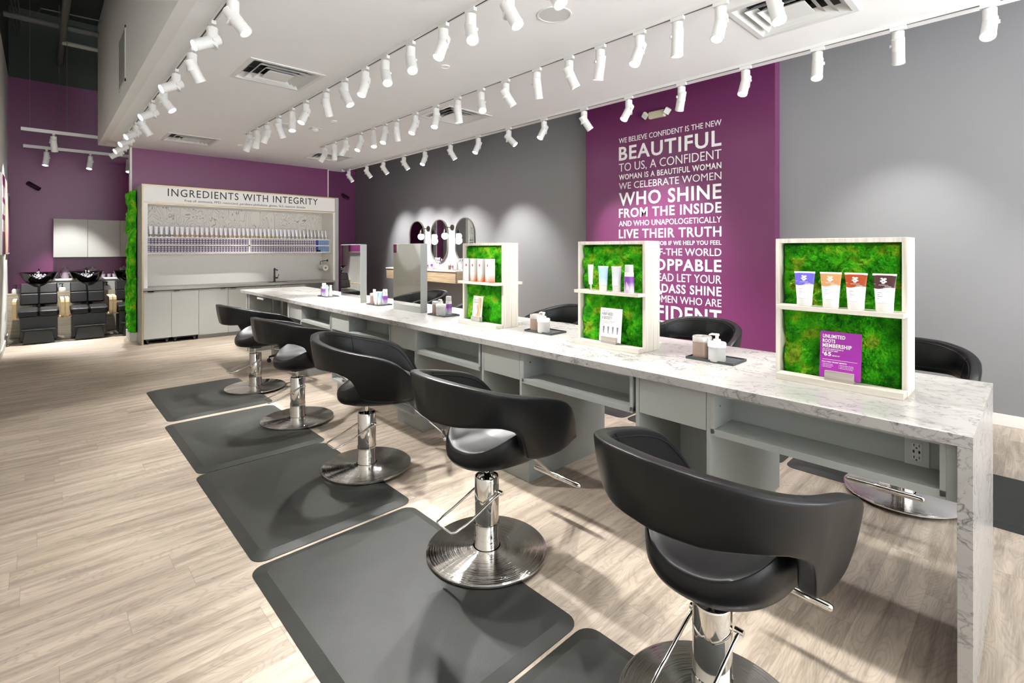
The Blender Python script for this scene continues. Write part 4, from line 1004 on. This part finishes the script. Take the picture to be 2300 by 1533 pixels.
t = thing('sink', 'small dark undermount sink below the black tap', 'sink', (3.47, 10.52, .9455)); obj('basin', MB().box(-.19, .19, -.13, .07, 0, .001), M['dark_slot'], t)
for x, lb in ((1.52, 'left of the two slot lids set in the grey countertop'), (1.93, 'right of the two slot lids set in the grey countertop')):
    tag(obj('counter_lid', MB().box(x-.12, x+.12, 10.42, 10.56, .9452, .9475), pr('slot_lid', C(150, 148, 142), .3), bevel=.0008), lb, 'countertop lid')
t = thing('tap', 'matte black single-lever tap on the grey countertop', 'tap', (3.455, 10.66, .945))
obj('body', MB().lathe([(.026, 0), (.024, .006), (.019, .02), (.019, .12), (0, .12)], 24, cap0=False, cap1=False).tube([(0, 0, .1), (0, 0, .255), (0, -.012, .262)], .0165, 16), M['black'], t, smooth=40)
obj('spout', MB().tube([(0, 0, .245), (0, -.10, .245), (0, -.17, .235)], .012, 12), M['black'], t, smooth=40)
obj('lever', MB().tube([(.015, 0, .075), (.065, 0, .075)], .015, 14).tube([(.062, 0, .08), (.085, 0, .15)], .006, 10), M['black'], t, smooth=40)
t = thing('paper_towel_roll', 'white paper towel roll on the right jamb of the colour bar', 'paper towel', (4.425, 10.46, 1.205))
obj('paper', MB().lathe([(.018, 0), (.062, 0), (.062, .26), (.018, .26)], 36, cap0=False, cap1=False).xf(Matrix.Rotation(-PI/2, 4, 'X')), pr('paper_towel', C(240, 236, 228), .8), t, smooth=40)
t = thing('towel_holder', 'black bent wire holder carrying the paper towel roll', 'towel holder', (4.505, 10.6, 1.36))
obj('arm', MB().tube([(0, -.05, .0), (-.045, -.05, 0), (-.08, .02, -.01), (-.08, .14, -.03), (-.08, .15, -.155), (-.08, -.16, -.155)], .006, 10), M['black'], t, smooth=40)
obj('wall_plate', MB().lathe([(0, 0), (.024, 0), (.024, .012), (0, .012)], 20, cap0=False, cap1=False).xf(Matrix.Translation((0, -.05, 0)) @ Matrix.Rotation(-PI/2, 4, 'Y')), M['black'], t, smooth=40)
# moss clad wall end
t = thing('moss_wall_panel', 'tall narrow band of green moss on the side of the colour bar', 'moss panel', (1.233, 11.1, .15))
obj('moss', moss_grid(.66, 2.47, .13, 70, 260, 77, .12), M['moss'], t, smooth=True)
struct('trim_3', MB().box(1.14, 1.233, 10.82, 11.44, 0, .15), M['white_wall'])

# ------------------------------------------------------------------ make-up counter on the right wall
WX = RX
def pill(w, h, z0=0, n=16):
    r = w/2; P = []
    for k in range(n+1): a = PI*k/n; P.append((r*math.cos(a), h/2-r+r*math.sin(a)))
    for k in range(n+1): a = PI+PI*k/n; P.append((r*math.cos(a), -h/2+r+r*math.sin(a)))
    return P
def face_x(P, x, inv=False): return [(x, p[0], p[1]) for p in P]
for y, lb in ((8.13, 'pill-shaped wall mirror nearest the camera, reflecting green moss and shelves'), (9.03, 'middle pill-shaped wall mirror between the two globe lamps'), (9.92, 'farthest pill-shaped wall mirror, reflecting the purple wall')):
    t = thing('oval_mirror', lb, 'mirror', (WX, y, 1.79), 0, 'pill-shaped wall mirrors')
    W_, H_ = .64, .93
    A = pill(W_, H_); Bp = pill(W_-.03, H_-.03)
    obj('frame', MB().ring([face_x(A, 0), face_x(A, -.03), face_x(Bp, -.03), face_x(Bp, -.018)], True, False, False), pr('slim_dark_frame', C(120, 116, 108), .35, .6), t, smooth=30)
    obj('mirror_glass', MB().ring([face_x(Bp, -.018)], True, True, False) if False else MB().add(face_x(Bp, -.018), [tuple(range(len(Bp)))]), M['mirror'], t)
for y, lb in ((8.57, 'globe wall lamp between the nearest and middle oval mirrors'), (9.47, 'globe wall lamp between the middle and farthest oval mirrors')):
    t = thing('globe_wall_lamp', lb, 'wall lamp', (WX, y, 1.86), 0, 'globe wall lamps')
    bz = M['black']
    bronze = pr('dark_bronze', C(60, 52, 46), .35, .7)
    obj('wall_plate', MB().lathe([(0, 0), (.062, 0), (.060, .018), (0, .020)], 28, cap0=False, cap1=False).xf(Matrix.Translation((0, 0, .20)) @ Matrix.Rotation(-PI/2, 4, 'Y')), bronze, t, smooth=40)
    obj('arm', MB().tube([(-.01, 0, .20), (-.16, 0, .20), (-.19, 0, .185), (-.195, 0, .15)], .008, 10), bronze, t, smooth=40)
    obj('shade_holder', MB().lathe([(.012, .165), (.020, .155), (.046, .075), (.044, .075), (.0, .150)], 24, (-.195, 0, 0), cap0=False, cap1=False), bronze, t, smooth=40)
    gl = obj('globe', MB().lathe([(.001+.072*math.sin(PI*k/16), .02+.072*math.cos(PI*k/16)) for k in range(17)], 28, (-.195, 0, 0), cap0=False, cap1=False), M['globe'], t, smooth=True)
    l = bpy.data.lights.new('bulb', 'POINT'); l.energy = 5; l.color = (.92, .90, 1); l.shadow_soft_size = .08
    lo = bpy.data.objects.new('bulb', l); COL.objects.link(lo); lo.parent = t; lo.location = (-.195, 0, -.075)
CX0, CY0, CY1 = 5.88, 7.82, 10.5
t = thing('makeup_counter', 'floating light oak counter with a white top on the right wall', 'counter', (6.1, 9.16, 1.05)); L = lambda mb: local(mb, t)
obj('top', L(MB().box(CX0-.01, WX-.002, CY0-.01, CY1+.01, 1.150, 1.178)), M['white'], t, bevel=.002)
obj('carcass', L(MB().box(CX0+.02, WX-.002, CY0, CY1, .925, 1.150)), M['oak'], t)
for a, b in ((7.83, 9.13), (9.14, 10.49)):
    d = obj('drawer', L(MB().box(CX0, CX0+.019, a, b, .93, 1.135)), M['oak'], t, bevel=.002)
o = outlet(WX, 8.6, 1.27, 'small white wall socket between the oval mirrors above the make-up counter')
VZ = 1.178
tag(obj('makeup_tray', MB().box(-.10, .10, -.16, .16, 0, .012), M['gold'], loc=(6.08, 8.98, VZ), bevel=.004), 'flat golden tray in the middle of the make-up counter', 'tray')
tag(obj('makeup_tray', MB().box(-.10, .10, -.16, .16, 0, .012), M['gold'], loc=(6.08, 8.16, VZ), bevel=.004), 'flat golden tray at the near end of the make-up counter', 'tray')
def small_bottle(x, y, h, r, m, lb, z=VZ+.012):
    t = thing('cosmetic_bottle', lb, 'bottle', (x, y, z), 0)
    obj('bottle_body', MB().lathe([(0, 0), (r, 0), (r, h*.7), (r*.6, h*.76), (0, h*.76)], 18, cap0=False, cap1=False), M[m], t, smooth=40)
    obj('cap', MB().lathe([(0, h*.76), (r*.55, h*.76), (r*.55, h), (0, h)], 18, cap0=False, cap1=False), M['white'], t, smooth=40)
small_bottle(6.05, 9.06, .10, .030, 'foam_purple', 'short purple jar on the golden tray of the make-up counter')
small_bottle(6.10, 8.92, .16, .028, 'white', 'tall white bottle on the golden tray of the make-up counter')
small_bottle(6.03, 8.86, .13, .026, 'foam_purple', 'purple bottle with a white cap at the tray end of the make-up counter')
small_bottle(6.05, 8.24, .12, .036, 'smoke', 'brown jar on the near tray of the make-up counter')
small_bottle(6.03, 8.13, .10, .028, 'foam_purple', 'purple bottle on the near tray of the make-up counter')
small_bottle(6.08, 8.05, .15, .030, 'clear', 'clear bottle on the near tray of the make-up counter')
t = thing('small_sign', 'small purple sign with white boxes on the make-up counter', 'sign', (6.02, 9.30, VZ)); obj('board', MB().box(-.006, .006, -.06, .06, 0, .20), pr('purple_board', C(106, 36, 100), .4), t); obj('white_panel', MB().box(-.0075, -.006, -.045, .045, .02, .06).box(-.0075, -.006, -.04, .04, .12, .15), M['text_white'], t)
M['crystal'] = pr('crystal_glass', C(236, 230, 240), .08, .0, Transmission_Weight=.3)
def crystals(parent, n, r, z0, z1, seed, name='crystal_beads'):
    rnd = random.Random(seed); mb = MB()
    for _ in range(n):
        a = rnd.uniform(0, 2*PI); q = r*math.sqrt(rnd.random()); s = rnd.uniform(.008, .016); x, y, z = q*math.cos(a), q*math.sin(a), rnd.uniform(z0, z1)
        mb.add([(x+s, y, z), (x-s, y, z), (x, y+s, z), (x, y-s, z), (x, y, z+s), (x, y, z-s)], [(0, 2, 4), (2, 1, 4), (1, 3, 4), (3, 0, 4), (2, 0, 5), (1, 2, 5), (3, 1, 5), (0, 3, 5)])
    o = obj(name, mb, M['crystal'], parent); o['kind'] = 'stuff'; return o
for x, y, lb in ((6.16, 8.80, 'white bead ornament on the make-up counter by the middle oval mirror'), (6.16, 7.98, 'white bead ornament at the near end of the make-up counter')):
    t = thing('bead_ornament', lb, 'ornament', (x, y, VZ)); obj('stand', MB().lathe([(0, 0), (.03, 0), (.012, .02), (.010, .16), (0, .16)], 16, cap0=False, cap1=False), M['white'], t, smooth=40); crystals(t, 60, .07, .14, .24, int(y*100))

# ------------------------------------------------------------------ shampoo area
tag(obj('plumbing_wall', MB().box(LX, 1.6, 12.62, 12.80, 0, .80), M['plumb_wood'], bevel=.003), 'low wood-clad wall behind the shampoo chairs with soap bottles on top', 'low wall')
tag(obj('dark_floor_strip', MB().box(LX, 1.6, 11.85, 12.62, 0, .012), pr('strip_brown_grey', C(92, 86, 80), .35)), 'dark flat strip under the shampoo chairs', 'floor strip')  # thin darker sheet laid over the planks below the chairs
t = thing('back_counter', 'grey back counter with a white top behind the shampoo bowls', 'counter', (.7, 13.0, 0)); L = lambda mb: local(mb, t)
obj('carcass', L(MB().box(.16, 3.0, 12.86, 13.07, 0, 1.0)), M['grey_lam'], t); obj('top', L(MB().box(.14, 3.0, 12.84, 13.07, 1.0, 1.035)), M['white'], t, bevel=.002)
for i, (a, b) in enumerate([(.186, .676), (.678, 1.175), (1.177, 1.67)]):
    t = thing('wall_cabinet', ['leftmost grey wall cabinet above the shampoo bowls', 'middle grey wall cabinet above the shampoo bowls', 'rightmost grey wall cabinet, cut by the moss band'][i], 'cabinet', ((a+b)/2, 12.9, 1.45), 0, 'wall cabinets over the shampoo bowls'); w = (b-a)/2
    obj('carcass', MB().box(-w, w, -.18, .185, 0, .725), M['grey_lam'], t); obj('door', MB().box(-w+.002, w-.002, -.20, -.181, 0, .725), M['grey_lam2'], t, bevel=.001)
def shampoo():
    t = thing('shampoo_chair', 'x', 'shampoo chair')
    W2 = .245
    def cushion(y, z, h, d, tilt, w=W2, split=True):
        mb = MB()
        for s in ((-1, 1) if split else (0,)):
            x0, x1 = ((-w, -.002) if s < 0 else (.002, w)) if s else (-w, w)
            mb.box(x0, x1, -d/2, d/2, 0, h)
        return mb.xf(Matrix.Translation((0, y, z)) @ Matrix.Rotation(tilt, 4, 'X'))
    obj('backrest', cushion(.25, .60, .20, .07, -.35).join(cushion(.335, .785, .20, .07, -.45)), M['leather'], t, bevel=.018, seg=3)
    obj('seat', cushion(-.06, .445, .11, .46, .06, .26), M['leather'], t, bevel=.03, seg=3)
    bs = MB().add([(x, y, z) for z, k in ((.02, 0), (.44, 0)) for x, y in ((-.235, -.20), (.235, -.20), (.235, .32), (-.235, .32))], [(0, 1, 2, 3), (4, 5, 6, 7), (0, 1, 5, 4), (1, 2, 6, 5), (2, 3, 7, 6), (3, 0, 4, 7)])
    obj('pedestal', bs, M['black'], t, bevel=.004)
    ft = MB().add([(-.20, -.42, 0), (.20, -.42, 0), (.20, -.12, 0), (-.20, -.12, 0), (-.165, -.36, .21), (.165, -.36, .21), (.165, -.12, .21), (-.165, -.12, .21)], [(0, 1, 2, 3), (4, 5, 6, 7), (0, 1, 5, 4), (1, 2, 6, 5), (2, 3, 7, 6), (3, 0, 4, 7)])
    obj('leg_rest', ft, pr('textured_black', C(44, 46, 46), .55), t, bevel=.006)
    obj('foot_lip', MB().box(-.21, .21, -.40, -.12, .215, .235), M['black'], t, bevel=.008)
    for s in (-1, 1):
        rows = []
        path = [(-.20, .40), (-.235, .42), (-.25, .47), (-.25, .66), (-.235, .70), (-.19, .715), (.22, .715), (.27, .70)]
        for i, (y, z) in enumerate(path):
            p0 = path[max(i-1, 0)]; p1 = path[min(i+1, len(path)-1)]; d = Vector((0, p1[0]-p0[0], p1[1]-p0[1])).normalized(); nn = Vector((0, -d.z, d.y))*.010
            rows.append([(s*.30-.024, y+nn.y, z+nn.z), (s*.30+.024, y+nn.y, z+nn.z), (s*.30+.024, y-nn.y, z-nn.z), (s*.30-.024, y-nn.y, z-nn.z)])
        mb = MB().ring(rows); mb.box(min(s*.24, s*.30), max(s*.24, s*.30), -.21, .0, .39, .41)
        obj('armrest', mb, M['ash'], t, bevel=.003)
    # bowl with a neck notch at the front
    n = 48; rows = []
    for k, (r, z) in enumerate([(.10, .955), (.16, .965), (.215, 1.05), (.262, 1.155), (.268, 1.16), (.262, 1.163), (.20, 1.06), (.12, .99), (.02, .985)]):
        row = []
        for i in range(n):
            a = 2*PI*i/n; ca, sa = math.cos(a), math.sin(a)
            notch = math.exp(-((math.atan2(ca, -sa))/.42)**2)     # towards -y
            zz = z-(notch*.11 if k in (3, 4, 5) else notch*.03 if k in (2, 6) else 0)
            row.append((r*ca, .55+r*sa*.95, zz))
        rows.append(row)
    obj('bowl', MB().ring(rows, True, True, True), M['black_gloss'], t, smooth=50)
    obj('bowl_pedestal', MB().lathe([(.085, 0), (.085, .96)], 20, (0, .45, 0)), M['black'], t, smooth=40)
    obj('tap', MB().lathe([(.016, 1.0), (.014, 1.20), (0, 1.20)], 14, (.0, .75, 0), cap0=False, cap1=False).tube([(0, .75, 1.19), (0, .69, 1.22), (0, .66, 1.19)], .010, 10), M['chrome'], t, smooth=40)
    return t
H0 = shampoo()
for i, (x, lb) in enumerate([(-.01, 'leftmost black shampoo chair and bowl, next to the left wall'), (.655, 'middle black shampoo chair and bowl'), (1.315, 'rightmost black shampoo chair, half hidden by the moss band')]):
    s = H0 if i == 0 else copy_tree(H0); s.location = (x, 12.06, .012); s['label'] = lb; s['group'] = 'shampoo chairs'
def soap(x, lb):
    t = thing('soap_dispenser', lb, 'soap dispenser', (x, 12.70, .80), 0, 'soap dispensers on the low wall')
    obj('bottle_body', MB().lathe([(0, 0), (.055, 0), (.058, .01), (.058, .055), (.045, .08), (.018, .088), (0, .088)], 24, cap0=False, cap1=False), M['white'], t, smooth=40)
    obj('pump', MB().lathe([(.016, .086), (.016, .10), (.007, .105), (.007, .15), (0, .15)], 14, cap0=False, cap1=False).tube([(.02, 0, .15), (-.03, 0, .152), (-.05, 0, .14)], .008, 8), M['black'], t, smooth=40)
soap(-.31, 'white soap dispenser at the left end of the low wall'); soap(.31, 'white soap dispenser between the left and middle shampoo chairs'); soap(.965, 'white soap dispenser between the middle and right shampoo chairs')
M['glass_jar'] = pr('pink_crystal_jar', C(232, 210, 228), .08, .0, Transmission_Weight=.4)
for i, (x, lb) in enumerate([(.36, 'beaded glass jar on the back counter right of the left bowl'), (.76, 'beaded glass jar with a lid behind the middle bowl'), (1.25, 'beaded glass jar behind the right bowl')]):
    t = thing('beaded_jar', lb, 'jar', (x, 12.95, 1.035), 0, 'beaded jars on the back counter')
    obj('jar', MB().lathe([(0, 0), (.055, 0), (.058, .02), (.060, .15), (.075, .18), (0, .18)], 20, cap0=False, cap1=False), M['glass_jar'], t, smooth=40)
    crystals(t, 120, .070, .02, .19, 40+i); obj('lid', MB().lathe([(.04, .18), (.02, .20), (.012, .225), (0, .23)], 16, cap0=False, cap1=False), M['glass_jar'], t, smooth=40)
for i, (x, lb) in enumerate([(-.03, 'cluster of small pale facets on the rim of the left shampoo bowl'), (.66, 'cluster of small pale facets in the middle shampoo bowl')]):
    t = thing('pale_facet_cluster', lb, 'garland', (x, 12.60, 1.04))
    crystals(t, 90, .15, .0, .10, 70+i)  # loose pale facets scattered in and over the bowl
for i, x in enumerate((.93, 1.02, 1.10)):
    tag(obj('small_tumbler', MB().lathe([(0, 0), (.028, 0), (.034, .07), (.028, .07), (.024, .006), (0, .006)], 16, cap0=False, cap1=False), M['glass_jar'], smooth=40, loc=(x, 12.95, 1.035)), ['leftmost', 'middle', 'rightmost'][i]+' small glass tumbler between the beaded jars on the back counter', 'tumbler', 'tumblers on the back counter')
def camera(name, x, z, lb, rz):
    t = thing(name, lb, 'security camera', (x, BY, z), rz)
    dk = pr('dark_plum_plastic', C(44, 14, 36), .3)
    obj('bracket', MB().lathe([(0, 0), (.045, 0), (.045, .02), (0, .02)], 20, cap0=False, cap1=False).xf(Matrix.Rotation(PI/2, 4, 'X')).tube([(0, -.02, 0), (0, -.09, -.01)], .014, 10), dk, t, smooth=40)
    obj('camera_body', MB().tube([(-.06, -.05, .04), (.09, -.16, -.07)], .04, 18), dk, t, smooth=40)
camera('security_camera', -.10, 2.80, 'small dark camera on the purple wall above the shampoo chairs', 0)
camera('security_camera', 6.03, 3.05, 'small dark camera high on the purple recess next to the grey wall', 0)
# posters on the left wall
def poster(y0, y1, z0, z1, lb, kind):
    t = thing('wall_poster', lb, 'poster', (LX, (y0+y1)/2, (z0+z1)/2)); w = (y1-y0)/2; h = (z1-z0)/2
    obj('board', MB().box(0, .03, -w, w, -h, h), M['white'], t)
    if kind == 'hair':
        obj('picture', MB().box(.0301, .031, -w+.02, w*.2, -h, h), M['purple'] if False else pr('plum_print', C(120, 40, 84), .4), t)
        obj('picture', MB().box(.0301, .0315, w*.2, w-.03, -h+.02, h-.02), M['hair'], t)
        obj('swatches', MB().box(.0311, .0320, -w+.05, -w*.1, .25, .42).box(.0311, .0320, -w+.05, -w*.1, .0, .17).box(.0311, .0320, -w+.05, -w*.1, -.25, -.08), M['text_white'], t)
    else: obj('picture', MB().box(.0301, .031, -w+.02, w-.02, -h+.02, h-.02), M['purple'], t)
poster(10.2, 11.7, 1.52, 2.70, 'tall hair colour poster on the left wall near the photo edge', 'hair')
poster(12.0, 12.7, 1.52, 2.55, 'narrow purple poster on the left wall next to the shampoo area', 'plain')

# storefront behind the camera: dark mullions, open glass bays letting the daylight in
mb = MB()
for x in (LX, 1.0, 2.75, 4.5, RX-.06): mb.box(x, x+.06, FY-.03, FY+.03, 0, TOP)
mb.box(LX, RX, FY-.03, FY+.03, 3.0, 3.08).box(LX, RX, FY-.03, FY+.03, 0, .12)
struct('window_1', mb, M['black'])
